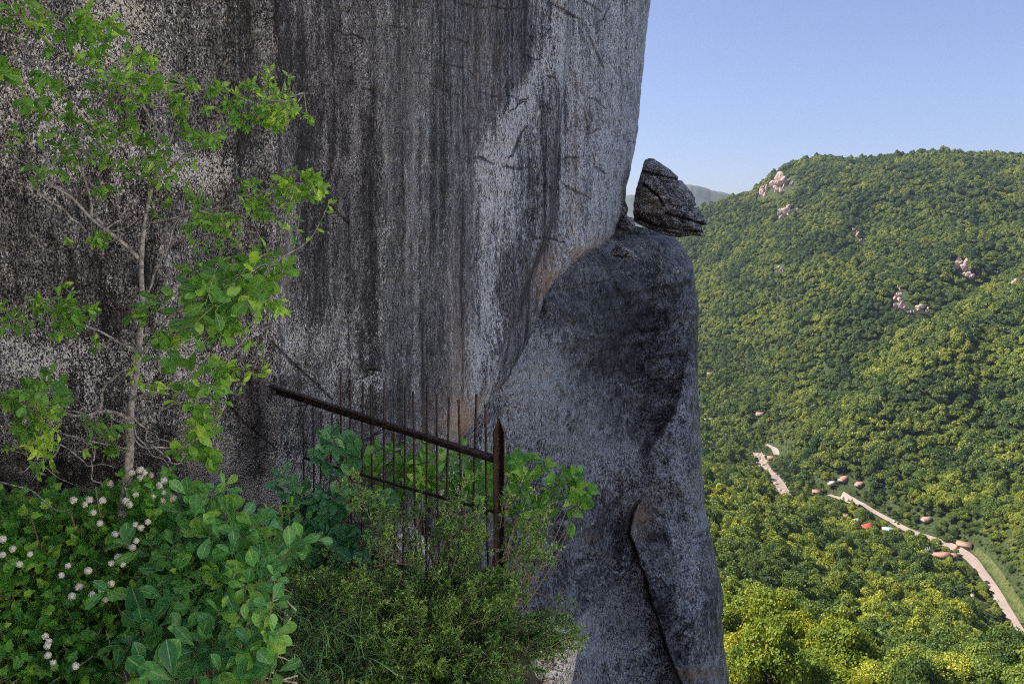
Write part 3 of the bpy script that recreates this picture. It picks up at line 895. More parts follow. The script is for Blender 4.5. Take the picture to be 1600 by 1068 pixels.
def ico(sub):
    if sub not in ICO:
        bm = bmesh.new()
        bmesh.ops.create_icosphere(bm, subdivisions=sub, radius=1)
        bm.verts.ensure_lookup_table()
        ICO[sub] = (np.array([v.co[:] for v in bm.verts]), np.array([[v.index for v in f.verts] for f in bm.faces]))
        bm.free()
    return ICO[sub]


def cut_rock(seed, sub=3, cuts=14, depth=(.55, .9)):
    rg = np.random.default_rng(seed)
    V, T = ico(sub)
    V = V.copy()
    for _ in range(cuts):
        n = norm(rg.normal(size=3)); h = rg.uniform(*depth)
        d = V @ n - h
        V -= np.maximum(d, 0)[:, None] * n
    V += .05 * fbm(V * 2.5 + seed, 3, seed)[:, None] * V
    return V, T


# bare pink outcrops on the mountainside, each a group of slabs that is one outcrop
OUT = [((1190, 302), [(1192, 300, 9, 20), (1186, 302, 6, 8)], "slanting pink rock slab on the ridge, lowest on the skyline left of the big outcrop"),
       ((1219, 292), [(1224, 281, 16, 26), (1213, 288, 13, 20), (1219, 298, 10, 14), (1235, 288, 6, 8)], "largest pink rock face high on the left shoulder of the mountain"),
       ((1226, 338), [(1219, 337, 13, 14), (1231, 330, 12, 16), (1245, 328, 4, 6)], "broad pink outcrop just below the largest rock face"),
       ((1338, 378), [(1338, 366, 7, 16), (1341, 377, 7, 12), (1331, 360, 3, 8)], "narrow upright pink outcrop alone in mid forest"),
       ((1215, 425), [(1213, 419, 7, 10), (1219, 424, 6, 10)], "small round pink outcrop in the forest near the rock pillar"),
       ((1506, 432), [(1498, 410, 11, 16), (1507, 418, 13, 20), (1513, 430, 10, 14)], "large pink rock field in the upper right of the forest"),
       ((1410, 485), [(1402, 452, 4, 10), (1402, 466, 10, 16), (1404, 478, 11, 16), (1414, 484, 8, 12)], "tall pale rock outcrop with a thin upper tip in mid forest"),
       ((1432, 490), [(1422, 488, 6, 10), (1433, 482, 11, 12), (1447, 488, 6, 10)], "spread of pale rocks just right of the tall outcrop"),
       ((1590, 450), [(1588, 441, 12, 18), (1597, 446, 8, 12)], "pink rock outcrop at the far right edge of the view"),
       ((1556, 430), [(1556, 428, 5, 6), (1534, 424, 3, 6)], "tiny pale rocks between the two right-hand outcrops"),
       ((1556, 800), [(1549, 790, 10, 10), (1562, 796, 8, 8)], "bare orange earth and rock scar above the road at right")]
rg = np.random.default_rng(5)
for (bx, by), slabs, lab in OUT:
    base = hit(bx, by)
    e = empty("rock_outcrop", base, lab, "rock outcrop", "bare rock outcrops on the forested mountain")
    for (sx, sy, wpx, hpx) in slabs:
        c = hit(sx, sy + hpx * .35)
        for k in range(6 if wpx > 8 else 3):
            s = c[1] / F
            V, T = cut_rock(int(rg.integers(1e6)), 3, 40, (.22, .62))
            a = rg.uniform(-.5, .5)
            V = V @ np.array([[math.cos(a), 0, math.sin(a)], [0, 1, 0], [-math.sin(a), 0, math.cos(a)]])
            off = np.array([rg.normal() * wpx * .36, rg.normal() * hpx * .25, abs(rg.normal()) * hpx * .28 - hpx * .12]) * s
            off[2] += 5; off[1] -= 4
            V = V * np.array([wpx * 1.1, wpx * .55, hpx * 1.05]) * s * rg.uniform(.5, 1.15)
            o = link("rock_slab", npmesh("rock_slab", V, [T]), M['outcrop'], e)
            o.location = [float(q) for q in c + off - base]
        SPOTS.append((c[0], c[1] - 6, max(wpx, hpx * .6) * c[1] / F * .8 + 5))
        SPOTS.append((c[0], c[1] - 24, wpx * c[1] / F * .65 + 7))

# river boulders
RB = [cut_rock(300 + k, 2, 16, (.4, .85)) for k in range(5)]
RBM = [npmesh("river_boulder", V, [T]) for V, T in RB]
for k in range(76):
    t = rg.random()
    if k < 64:
        c = riv_c[int(t * (len(riv_c) - 1))]
        p = np.array([c[0] + rg.normal() * 6.5, c[1] + rg.normal() * 5, 0])
        lab = "pale pink boulder lying in the narrow river bed below the forest"
    else:
        q = hit(*[(1503, 922), (1512, 930), (1522, 935), (1527, 948), (1534, 958), (1452, 905), (1455, 912), (1508, 925), (1530, 952), (1536, 962), (1519, 940), (1525, 944)][k - 64])
        p = np.array([q[0] + rg.normal() * 2, q[1] + rg.normal() * 2, 0])
        lab = "pale pink boulder in the stream gap among trees left of the lower road"
        SPOTS.append((p[0], p[1] - 8, 13))
    p[2] = on_ground(p[0], p[1]) + 1.4
    o = link("river_boulder", RBM[k % 5], M['riverstone'])
    o.location = p
    s = rg.uniform(1.6, 4.6)
    o.scale = (s, s * .8, s * .6)
    o.rotation_euler = (0, 0, rg.uniform(0, 6))
    tag(o, lab, "boulder", "boulders along the river")


# ------------------------------------------------------------------ houses and cars in the valley
def house(px, py, wx, wy, h, rh, roof, rz, label, cat="house", wall='wall'):
    b = hit(px, py)
    e = empty("house" if cat == "house" else cat.replace(" ", "_"), (b[0], b[1], b[2] + .3), label, cat, None, rz)
    mb = MB(); mb.box((0, 0, h / 2), (wx / 2, wy / 2, h / 2))
    # gable ends
    for s in (-1, 1):
        x = s * wx / 2
        mb.add([[x, -wy / 2, h], [x, wy / 2, h], [x, 0, h + rh * .96]], (), [[0, 1, 2] if s > 0 else [0, 2, 1]])
    mb.build("wall", M[wall], e, world=False)
    mb = MB()
    ov = .6
    for s in (-1, 1):
        a = np.array([[-wx / 2 - ov, s * (wy / 2 + ov), h - rh * ov / (wy / 2)], [wx / 2 + ov, s * (wy / 2 + ov), h - rh * ov / (wy / 2)], [wx / 2 + ov, 0, h + rh], [-wx / 2 - ov, 0, h + rh]])
        bt = a + np.array([0, 0, .3])
        mb.add(np.vstack([a, bt]), [[3, 2, 1, 0], [4, 5, 6, 7], [0, 1, 5, 4], [1, 2, 6, 5], [2, 3, 7, 6], [3, 0, 4, 7]])
    mb.build("roof", M[roof], e, world=False)
    nwin = max(2, int(wx / 4))
    for k in range(nwin):
        mb = MB(); mb.box((-wx / 2 + (k + .5) * wx / nwin, -wy / 2 - .04, h * .58), (.6, .06, .65))
        mb.build("window", M['glass'], e, world=False)
    mb = MB(); mb.box((wx / 2 + .04, 0, 1.05), (.06, .5, 1.05))
    mb.build("door", M['glass'], e, world=False)
    SPOTS.append((b[0], b[1] - 4, max(wx, wy) * .65 + 5))
    SPOTS.append((b[0] - .01 * b[1], b[1] - 19, max(wx, wy) * .5 + 5))
    SPOTS.append((b[0] - .02 * b[1], b[1] - 34, max(wx, wy) * .5 + 3))


house(1351, 830, 17, 12, 4.5, 4, 'roof_red', .5, "house with a bright red roof in the valley trees left of the road")
house(1332, 820, 15, 8, 4, 3, 'roof_white', .4, "long pale roofed house beside the bright red roof")
house(1318, 812, 9, 7, 4, 2.6, 'roof_brown', .3, "small brown roofed house behind the long pale roof")
house(1386, 832, 12, 9, 4, 2.4, 'roof_blue', -.2, "pale blue roofed house standing alone just left of the road")
house(1431, 853, 13, 8, 4, 2, 'roof_white', .3, "white roofed building on the near side of the road junction")
house(1470, 872, 18, 9, 4, 2.6, 'roof_pink', .1, "long terracotta roofed building under trees below the road")
house(1506, 856, 14, 10, 4, 3.2, 'roof_brown', -.6, "brown roofed pavilion on the far side of the road bend", "pavilion")
house(1317, 752, 12, 8, 4, 3, 'roof_pink', .5, "pinkish roofed house in the small clearing above the road")
house(1275, 772, 9, 7, 3.5, 2.5, 'roof_brown', -.4, "dark brown roofed house at the upper end of the road")
house(1104, 660, 22, 9, 5, 2.5, 'roof_white', .15, "long white building in the valley close beside the rock pillar")
house(1107, 587, 12, 8, 4, 3, 'roof_brown', .0, "brown roofed house high in the forest close beside the rock pillar")
house(1187, 650, 12, 8, 4, 2.5, 'roof_pink', .0, "lone pink roofed house in the forest above the river")

house(1398, 840, 10, 7, 3.5, 2.2, 'roof_pink', .6, "small terracotta roofed house between the pale blue and the white roofed buildings")
house(1446, 862, 9, 7, 3.5, 2.2, 'roof_blue', .2, "small pale roofed shed just below the road junction")
house(1488, 872, 9, 6, 3.5, 2.2, 'roof_brown', -.3, "small brown shed at the right end of the long terracotta roof")
house(1298, 768, 8, 6, 3.2, 2, 'roof_white', .4, "small pale roofed cabin above the upper end of the road")
house(1342, 760, 9, 7, 3.5, 2.6, 'roof_brown', .2, "dark roofed cabin behind the clearing above the road")
house(1204, 718, 9, 6, 3.2, 2.2, 'roof_pink', -.2, "tiny pink roofed cabin between the river bed and the upper path")
house(1447, 815, 10, 7, 3.5, 2.4, 'roof_brown', .1, "brown roofed house at the forest edge above the road junction")


def car_meshes():
    prof = np.array([[-2.2, .35], [-2.2, .85], [-1.9, 1.0], [-1.3, 1.45], [.3, 1.5], [1.0, 1.0], [2.0, .88], [2.25, .6], [2.2, .35]])
    mb = MB()
    n = len(prof)
    A = np.column_stack([prof[:, 0], np.full(n, -.85), prof[:, 1]]); B = A.copy(); B[:, 1] = .85
    V = np.vstack([A, B])
    q = [[i, (i + 1) % n, n + (i + 1) % n, n + i] for i in range(n)]
    t = [[0, i + 1, i] for i in range(1, n - 1)] + [[n, n + i, n + i + 1] for i in range(1, n - 1)]
    mb.add(V, q, t)
    body = mb.mesh("body")
    mb = MB()
    for s in (-1, 1):
        mb.add([[-1.6, s * .87, 1.0], [.75, s * .87, 1.0], [.25, s * .87, 1.4], [-1.2, s * .87, 1.38]], [[0, 1, 2, 3] if s < 0 else [3, 2, 1, 0]])
    mb.add([[1.02, -.7, 1.03], [1.02, .7, 1.03], [.4, .7, 1.47], [.4, -.7, 1.47]], [[0, 1, 2, 3]])
    win = mb.mesh("window")
    mb = MB(); mb.tube([[0, -.1, 0], [0, .1, 0]], [.34, .34], 12)
    return body, win, mb.mesh("wheel")


CB, CW, CT = car_meshes()
CW.materials.append(M['glass']); CT.materials.append(M['tyre'])
BODY = {}
for c in ('car_white', 'car_dark', 'car_red'):
    BODY[c] = CB.copy(); BODY[c].materials.append(M[c])
CARS = [(1397, 817, 'car_white', .9, "white car parked at the road edge right of the blue roofed house"),
        (1403, 820, 'car_dark', .9, "dark car parked just right of the white car above the blue roofed house"),
        (1423, 843, 'car_white', .2, "white car parked in front of the white roofed building at the junction"),
        (1437, 846, 'car_dark', .2, "dark car on the near edge of the road junction"),
        (1471, 851, 'car_white', .5, "white car on the broad forecourt before the pavilion"),
        (1496, 858, 'car_red', .4, "red car parked next to the pavilion"),
        (1542, 912, 'car_dark', -.9, "dark car highest on the narrow lower stretch of road"),
        (1549, 928, 'car_dark', -.9, "dark car midway down the narrow lower stretch of road"),
        (1556, 940, 'car_white', -.9, "white car lowest on the narrow lower stretch of road")]
for px, py, c, rz, lab in CARS:
    b = hit(px, py)
    e = empty("parked_car", (b[0], b[1], b[2] + 1.75), lab, "car", "cars along the valley road", rz)
    link("body", BODY[c], None, e); link("window", CW, None, e)
    for sx in (-1.35, 1.4):
        for sy in (-.8, .8):
            wl = link("wheel", CT, None, e); wl.location = (sx, sy, .34)

# ------------------------------------------------------------------ forest
def crown_mesh(seed, nblob, nleaf, size, R0=1.0, tall=.85):
    """crown of leaf clumps; unit: radius about 1, base at z=0"""
    rg = np.random.default_rng(seed)
    mb = MB()
    tpl = (np.array([[-.5, -.35, 0], [.5, -.35, 0.08], [.55, .4, 0], [-.4, .5, .1]]), np.array([[0, 1, 2, 3]]), np.zeros((0, 3), int), np.zeros(4))
    for b in range(nblob):
        th = rg.uniform(0, 2 * np.pi); r = np.sqrt(rg.random()) * .78
        hz = .55 + tall * (1 - (r / .85) ** 2) * rg.uniform(.55, 1.0)
        c = np.array([r * np.cos(th), r * np.sin(th), hz])
        br = rg.uniform(.20, .42) * R0
        d = norm(rg.normal(size=(nleaf, 3)))
        d[:, 2] = np.where(d[:, 2] < -.25, -d[:, 2], d[:, 2])
        rad = br * (1 + .25 * rg.normal(size=nleaf) * .5)
        pos = c + d * rad[:, None] * np.array([1, 1, .8])
        nrm = norm(d + .55 * rg.normal(size=(nleaf, 3)))
        Mx = frames(norm(rg.normal(size=(nleaf, 3))), nrm)
        bv = rg.uniform(.2, .8)
        v = np.clip(bv + .22 * rg.normal(size=nleaf), 0, 1)
        mb.stamp(tpl, pos, Mx, size * rg.uniform(.6, 1.4, nleaf), v)
    return mb.mesh("crown")


def trunk_mesh():
    mb = MB()
    mb.tube([[0, 0, -.4], [.02, 0, .1], [.0, .03, .55], [.03, .02, .95]], [.06, .05, .035, .012], 7)
    for k in range(5):
        a = k * 1.3
        mb.tube([[0, 0, .3 + .1 * k], [.25 * math.cos(a), .25 * math.sin(a), .5 + .1 * k], [.5 * math.cos(a), .5 * math.sin(a), .75 + .06 * k]], [.025, .018, .006], 5)
    return mb.mesh("trunk", True)


NEARC = [crown_mesh(100 + k, 30, 560, .052) for k in range(5)]
MIDC = [crown_mesh(200 + k, 24, 260, .078) for k in range(5)]
FARC = [crown_mesh(250 + k, 18, 110, .125) for k in range(6)]
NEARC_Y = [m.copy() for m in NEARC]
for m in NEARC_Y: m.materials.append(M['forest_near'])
for m in NEARC + MIDC: m.materials.append(M['forest'])
for m in FARC: m.materials.append(M['forest_far'])
TR = trunk_mesh(); TR.materials.append(M['trunk'])

# candidate positions: jittered grid, finer close by
cand = []
for (y0, y1, sp) in ((205, 420, 9.0), (420, 1300, 10.2), (1300, 2600, 8.6)):
    ys = np.arange(y0, y1, sp)
    for y in ys:
        xs = np.arange(.13 * y, .72 * y, sp)
        q = np.column_stack([xs + rg.uniform(-.42, .42, len(xs)) * sp, y + rg.uniform(-.42, .42, len(xs)) * sp])
        cand.append(np.column_stack([q, np.full(len(q), sp)]))
cand = np.concatenate(cand)
keep = np.ones(len(cand), bool)
for C, far, near in CLEAR:
    d = cand[:, None, :2] - C[None]
    dist = np.hypot(d[..., 0], d[..., 1])
    k = dist.argmin(1)
    dm = dist.min(1)
    side = cand[:, 1] < C[k, 1]
    keep &= dm > np.where(side, near * .75, far * .75)
for (x, y, r) in SPOTS:
    keep &= np.hypot(cand[:, 0] - x, cand[:, 1] - y) > r
cand = cand[keep]
under = []
for y in np.arange(560, 1750, 6.5):       # saplings and scrub that fill the gaps on the valley floor
    xs = np.arange(.15 * y, .70 * y, 6.5)
    q = np.column_stack([xs + rg.uniform(-3, 3, len(xs)), y + rg.uniform(-3, 3, len(xs))])
    q = q[np.abs(q[:, 1] - np.interp(q[:, 0] / q[:, 1], VU, VY)) < 330]
    under.append(np.column_stack([q, rg.uniform(3.2, 6.2, len(q))]))
under = np.concatenate(under)
ok = rg.random(len(under)) < .75
for C, far, near in CLEAR:
    ok &= np.min(np.hypot(under[:, None, 0] - C[None, :, 0], under[:, None, 1] - C[None, :, 1]), 1) > (8.5 if near > 15 else 3)
for (x, y, r) in SPOTS:
    ok &= np.hypot(under[:, 0] - x, under[:, 1] - y) > r * .8
cand = np.concatenate([cand, under[ok]])
zc = terrain_z(cand[:, 0] / cand[:, 1], cand[:, 1])
# what the photo can see: project and keep what falls inside (with margin) and right of the pillar
dep = cand[:, 1] * CP - zc * SP
ppx = 800 + F * cand[:, 0] / dep
ppy = 534 - F * (cand[:, 1] * SP + zc * CP) / dep
dst = np.sqrt(cand[:, 0] ** 2 + cand[:, 1] ** 2 + zc ** 2)
order = np.argsort(dst)
vis = (cand[:, 2] > 7) & (ppx > 1085) & (ppx < 1640) & (ppy < 1120)
near_ids = [i for i in order if vis[i]][:290]
ns = set(near_ids)
kinds = np.random.default_rng(9)
size = cand[:, 2] * .80 * kinds.uniform(.58, 1.34, len(cand))
size *= 1 + .18 * fbm(np.stack([cand[:, 0] / 90, cand[:, 1] / 90, 0 * zc], -1), 2, 99)
for C, _far, _near in CLEAR[:1] + CLEAR[2:]:      # low scrub and young trees beside the road and the stream
    dm = np.min(np.hypot(cand[:, None, 0] - C[None, :, 0], cand[:, None, 1] - C[None, :, 1]), 1)
    size *= .50 + .50 * smooth(dm, 14, 62)
hgt = size * kinds.uniform(.70, 1.55, len(cand))
rot = kinds.uniform(0, 6.28, len(cand))
pick = kinds.integers(0, 6, len(cand))
for rank, i in enumerate(near_ids):
    yel = rank < 140 and ppy[i] > 940 + (ppx[i] - 1130) * .7
    lab = ("yellow-green sunlit broadleaf tree among the nearest crowns at the pillar's foot" if yel
           else "green broadleaf tree on the lower valley slope, beyond the yellow-green crowns")
    e = empty("broadleaf_tree", (cand[i, 0], cand[i, 1], zc[i]), lab, "tree", "yellow-green trees nearest the pillar" if yel else "trees on the lower valley slope", rot[i])
    s = size[i] * (1.15 if yel else 1.0)
    e.scale = (s, s, hgt[i] * 1.1)
    me = NEARC_Y[pick[i] % 5] if yel else (NEARC[pick[i] % 5] if rank < 150 else (MIDC[pick[i] % 5] if rank < 280 else FARC[(rank - 280) % 6]))
    link("crown", me, None, e)
    link("trunk", TR, None, e)
far_src = [ob for ob in bpy.data.objects if ob.name.startswith("crown") and ob.data in FARC]
fs = []
for m in FARC: fs.append(next(ob for ob in far_src if ob.data == m))
ms = []
for m in MIDC: ms.append(next(ob for ob in bpy.data.objects if ob.name.startswith("crown") and ob.data == m))

rest = np.array([i for i in range(len(cand)) if i not in ns and ppx[i] > 1000 and ppx[i] < 1720 and ppy[i] < 1300])


def forest_object(name, ids, sources):
    P = np.column_stack([cand[ids, :2], zc[ids]])
    me = bpy.data.meshes.new(name)
    me.vertices.add(len(P))
    me.vertices.foreach_set("co", P.astype(np.float32).ravel())
    for k, a in dict(sx=size[ids], sz=hgt[ids] * 1.1, rz=rot[ids]).items():
        at = me.attributes.new(k, 'FLOAT', 'POINT'); at.data.foreach_set("value", a.astype(np.float32))
    at = me.attributes.new("pick", 'INT', 'POINT'); at.data.foreach_set("value", (pick[ids] % len(sources)).astype(np.int32))
    o = bpy.data.objects.new(name, me)
    COL.objects.link(o)
    g = bpy.data.node_groups.new(name, 'GeometryNodeTree')
    g.interface.new_socket("Geometry", in_out='INPUT', socket_type='NodeSocketGeometry')
    g.interface.new_socket("Geometry", in_out='OUTPUT', socket_type='NodeSocketGeometry')
    nd = g.nodes; L = g.links
    gi, go = nd.new('NodeGroupInput'), nd.new('NodeGroupOutput')
    jn = nd.new('GeometryNodeJoinGeometry')
    for s in sources[::-1]:
        oi = nd.new('GeometryNodeObjectInfo')
        oi.transform_space = 'ORIGINAL'
        oi.inputs['Object'].default_value = s
        oi.inputs['As Instance'].default_value = True
        L.new(oi.outputs['Geometry'], jn.inputs[0])

    def at(nm, typ='FLOAT'):
        a = nd.new('GeometryNodeInputNamedAttribute'); a.data_type = typ
        a.inputs['Name'].default_value = nm
        return a.outputs['Attribute']
    ip = nd.new('GeometryNodeInstanceOnPoints')
    L.new(gi.outputs[0], ip.inputs['Points'])
    L.new(jn.outputs[0], ip.inputs['Instance'])
    ip.inputs['Pick Instance'].default_value = True
    L.new(at('pick', 'INT'), ip.inputs['Instance Index'])
    cr = nd.new('ShaderNodeCombineXYZ'); L.new(at('rz'), cr.inputs[2])
    L.new(cr.outputs[0], ip.inputs['Rotation'])
    cs = nd.new('ShaderNodeCombineXYZ')
    sx = at('sx'); L.new(sx, cs.inputs[0]); L.new(sx, cs.inputs[1]); L.new(at('sz'), cs.inputs[2])
    L.new(cs.outputs[0], ip.inputs['Scale'])
    L.new(ip.outputs[0], go.inputs[0])
    md = o.modifiers.new("forest", 'NODES'); md.node_group = g
    tag(o, kind="stuff")
    return o


mid_ids = rest[dst[rest] < 1150]; far_ids = rest[dst[rest] >= 1150]
o = forest_object("forest", mid_ids, ms)
tag(o, "green broadleaf forest filling the valley floor on both sides of the road", "forest")
o = forest_object("forest", far_ids, fs)
tag(o, "dense green forest covering the whole far mountainside up to the skyline", "forest")

# ------------------------------------------------------------------ fence
PA = atY(780, 715, 4.7)
rr_ = ray(433, 608)
PB = rr_ * (PA[2] / rr_[2])
FD = norm(PB - PA); FN = np.array([-FD[1], FD[0], 0.0])


def fence_pt(px, py):
    r = ray(px, py)
    return r * ((PA @ FN) / (r @ FN))


fe = empty("iron_fence", (PA[0], PA[1], PA[2] - 1.5), "rusty iron bar fence running from the cliff wall to a pointed post", "fence")
mb = MB()
zt, zb = fence_pt(780, 653)[2], -3.05
zs = fence_pt(780, 672)[2]
# angle-iron post with pointed top: two flanges
for (ax, wd) in ((FD, .046), (FN, .046)):
    th = .008
    nrm_ = np.cross(ax, [0, 0, 1])
    o0 = PA.copy()
    sgn = -1 if ax is FD else 1
    a = ax * sgn
    c = [np.array([*(o0 + a * s + nrm_ * t)[:2], z]) for t in (-th / 2, th / 2) for s, z in ((0 if ax is FD else .004, zb), (wd, zb), (wd, zs), (wd * .5, (zs + zt) / 2), (0 if ax is FD else .004, zt))]
    n = 5
    q = [[i, (i + 1) % n, n + (i + 1) % n, n + i] for i in range(n)]
    V = np.array(c)
    T = [[0, i, i + 1] for i in range(1, n - 1)] + [[n, n + i + 1, n + i] for i in range(1, n - 1)]
    mb.add(V, q, T)
mb.build("post", M['rust'], fe)


def bar_mesh(a, b, r, sides=6):
    mb = MB()
    m = np.array(a) * .5 + np.array(b) * .5 + rg.normal(size=3) * .006
    mb.tube(spline([a, m, b], 6), r, sides)
    return mb


def flat_rail(p, q, h, t):
    p = np.array(p); q = np.array(q)
    mb = MB()
    d = norm(q - p); n = norm(np.cross(d, [0, 0, 1])); u = np.cross(n, d)
    V = []
    for s in np.linspace(0, 1, 7):
        c = p + (q - p) * s + u * rg.normal() * .003
        V += [c - n * t - u * h, c + n * t - u * h, c + n * t + u * h, c - n * t + u * h]
    V = np.array(V)
    Q = []
    for k in range(6):
        b = 4 * k
        for i in range(4):
            Q.append([b + i, b + (i + 1) % 4, b + 4 + (i + 1) % 4, b + 4 + i])
    Q += [[3, 2, 1, 0], [24, 25, 26, 27]]
    mb.add(V, Q)
    return mb


mb = flat_rail(fence_pt(772, 717), fence_pt(432, 611), .026, .006)
p, q = fence_pt(772, 714), fence_pt(432, 606)
up = np.array([0, 0, .012])
m2 = flat_rail(p + FN * .022 + up, q + FN * .022 + up, .004, .024)
mb.add(np.concatenate(m2.V), m2.Fq[0])
# bent lug at the wall end
e0 = fence_pt(432, 606)
mb.tube(spline([e0, e0 + FD * .05 + [0, 0, .01], e0 + FD * .07 + [0, 0, .06]], 6), .008, 6)
mb.build("top_rail", M['rust'], fe)
flat_rail(fence_pt(775, 800), fence_pt(475, 716), .009, .006).build("middle_rail", M['rust'], fe)
flat_rail(fence_pt(775, 935), fence_pt(455, 826), .014, .008).build("lower_rail", M['rust'], fe)
Z = lambda x, y: (400 + x / 2.963, 560 + y / 2.963)
BARS = [((218, 245), (222, 800)), ((262, 225), (268, 860)), ((300, 245), (280, 850)), ((350, 255), (346, 900)), ((390, 65), (402, 960)), ((434, 100), (445, 980)), ((493, 108), (488, 1020)),
        ((528, 120), (542, 1040)), ((592, 110), (586, 1040)), ((636, 345), (640, 1060)), ((690, 130), (676, 1060)), ((724, 155), (742, 1080)), ((791, 130), (788, 1090)),
        ((834, 160), (852, 1100)), ((892, 180), (897, 1100)), ((934, 190), (962, 1110)), ((1019, 165), (1003, 1120)), ((1059, 215), (1078, 1130))]
for k, (a, b) in enumerate(BARS):
    bar_mesh(fence_pt(*Z(*a)) - FN * (.004 + .002 * (k % 2)), fence_pt(*Z(*b)) - FN * .004, np.array([.0035] + [.0062] * 5)[:7] if False else .0078).build("bar", M['rust'], fe, smooth_=True)
# wire tying the rail to the wall side bars
mb = MB()
for a, b in (((165, 223), (345, 210)), ((180, 320), (240, 190)), ((215, 170), (300, 235)), ((520, 365), (630, 305)), ((225, 195), (255, 215))):
    pa, pb = fence_pt(*Z(*a)) - FN * .02, fence_pt(*Z(*b)) - FN * .02
    mb.tube(spline([pa, (pa + pb) / 2 + [0, 0, .01], pb], 8), .005, 5)
mb.build("tie_wire", M['rust'], fe)

# ------------------------------------------------------------------ leaf templates
def leaf_tpl(ts, ws, fold=.10, droop=.18, wave=.0, tip=0.0):
    ts = np.array(ts); ws = np.array(ws)
    V, E = [], []
    for k, (t, w_) in enumerate(zip(ts, ws)):
        z = -droop * t ** 2
        wz = wave * math.sin(k * 2.1)
        V += [[-w_, t, z + fold * w_ * 2 + wz], [0, t, z], [w_, t, z + fold * w_ * 2 - wz]]
        E += [1, 0, 1]
    Q = []
    for k in range(len(ts) - 1):
        a = 3 * k
        Q += [[a, a + 1, a + 4, a + 3], [a + 1, a + 2, a + 5, a + 4]]
    return np.array(V, float), np.array(Q), np.zeros((0, 3), int), np.array(E, float)


OBOV = leaf_tpl([0, .12, .3, .5, .68, .84, .95, 1.0], [.012, .05, .14, .23, .27, .22, .10, .01], .14, .22, .012)
OVAL = leaf_tpl([0, .15, .35, .55, .75, .9, 1.0], [.015, .10, .175, .19, .145, .07, .008], .14, .22, .012)
HEART = leaf_tpl([-.06, .06, .22, .45, .68, .88, 1.0], [.10, .27, .34, .31, .20, .07, .006], .10, .3)
# three-lobed leaf as a fan
_l = np.array([[0, 0], [.22, .05], [.42, .22], [.30, .34], [.40, .55], [.26, .60], [.16, .78], [0, 1.0], [-.16, .78], [-.26, .60], [-.40, .55], [-.30, .34], [-.42, .22], [-.22, .05]])
_v = np.column_stack([_l, .12 * np.abs(_l[:, 0]) - .25 * _l[:, 1] ** 2])
_v = np.vstack([_v, [0, .42, -.03]])
LOBED = (_v, np.zeros((0, 4), int), np.array([[14, i, (i + 1) % 14] for i in range(14)]), np.array([.3] + [1] * 13 + [0.0]))


def rand_dirs(rg, n, bias=(0, 0, 0), k=1.0):
    return norm(rg.normal(size=(n, 3)) * k + np.array(bias))


TOCAM = np.array([.1, -.75, .65])     # leaves turn towards the open side and the light


def twig_leaves(rg, wood, leaves, start, end, r, nleaf, lsize, tpl, vbase, vspread=.22, sag=.02, spread=.8, nbias=TOCAM, nk=.55):
    mid = (start + end) / 2 + rg.normal(size=3) * .12 * np.linalg.norm(end - start) + [0, 0, -sag]
    C = spline([start, mid, end], 10)
    wood.tube(C, np.linspace(r, r * .35, len(C)), 4)
    t = rg.uniform(.3, 1.0, nleaf) ** .7
    idx = np.clip((t * (len(C) - 1)).astype(int), 0, len(C) - 2)
    pos = C[idx] + (C[idx + 1] - C[idx]) * rg.random((nleaf, 1))
    d = norm(C[-1] - C[0])
    ld = norm(d + spread * rg.normal(size=(nleaf, 3)) + [0, 0, -.1])
    nr = norm(np.array(nbias) + nk * rg.normal(size=(nleaf, 3)))
    leaves.stamp(tpl, pos, frames(ld, nr), lsize * rg.uniform(.55, 1.25, nleaf), np.clip(vbase + vspread * rg.normal(size=nleaf), 0, 1))


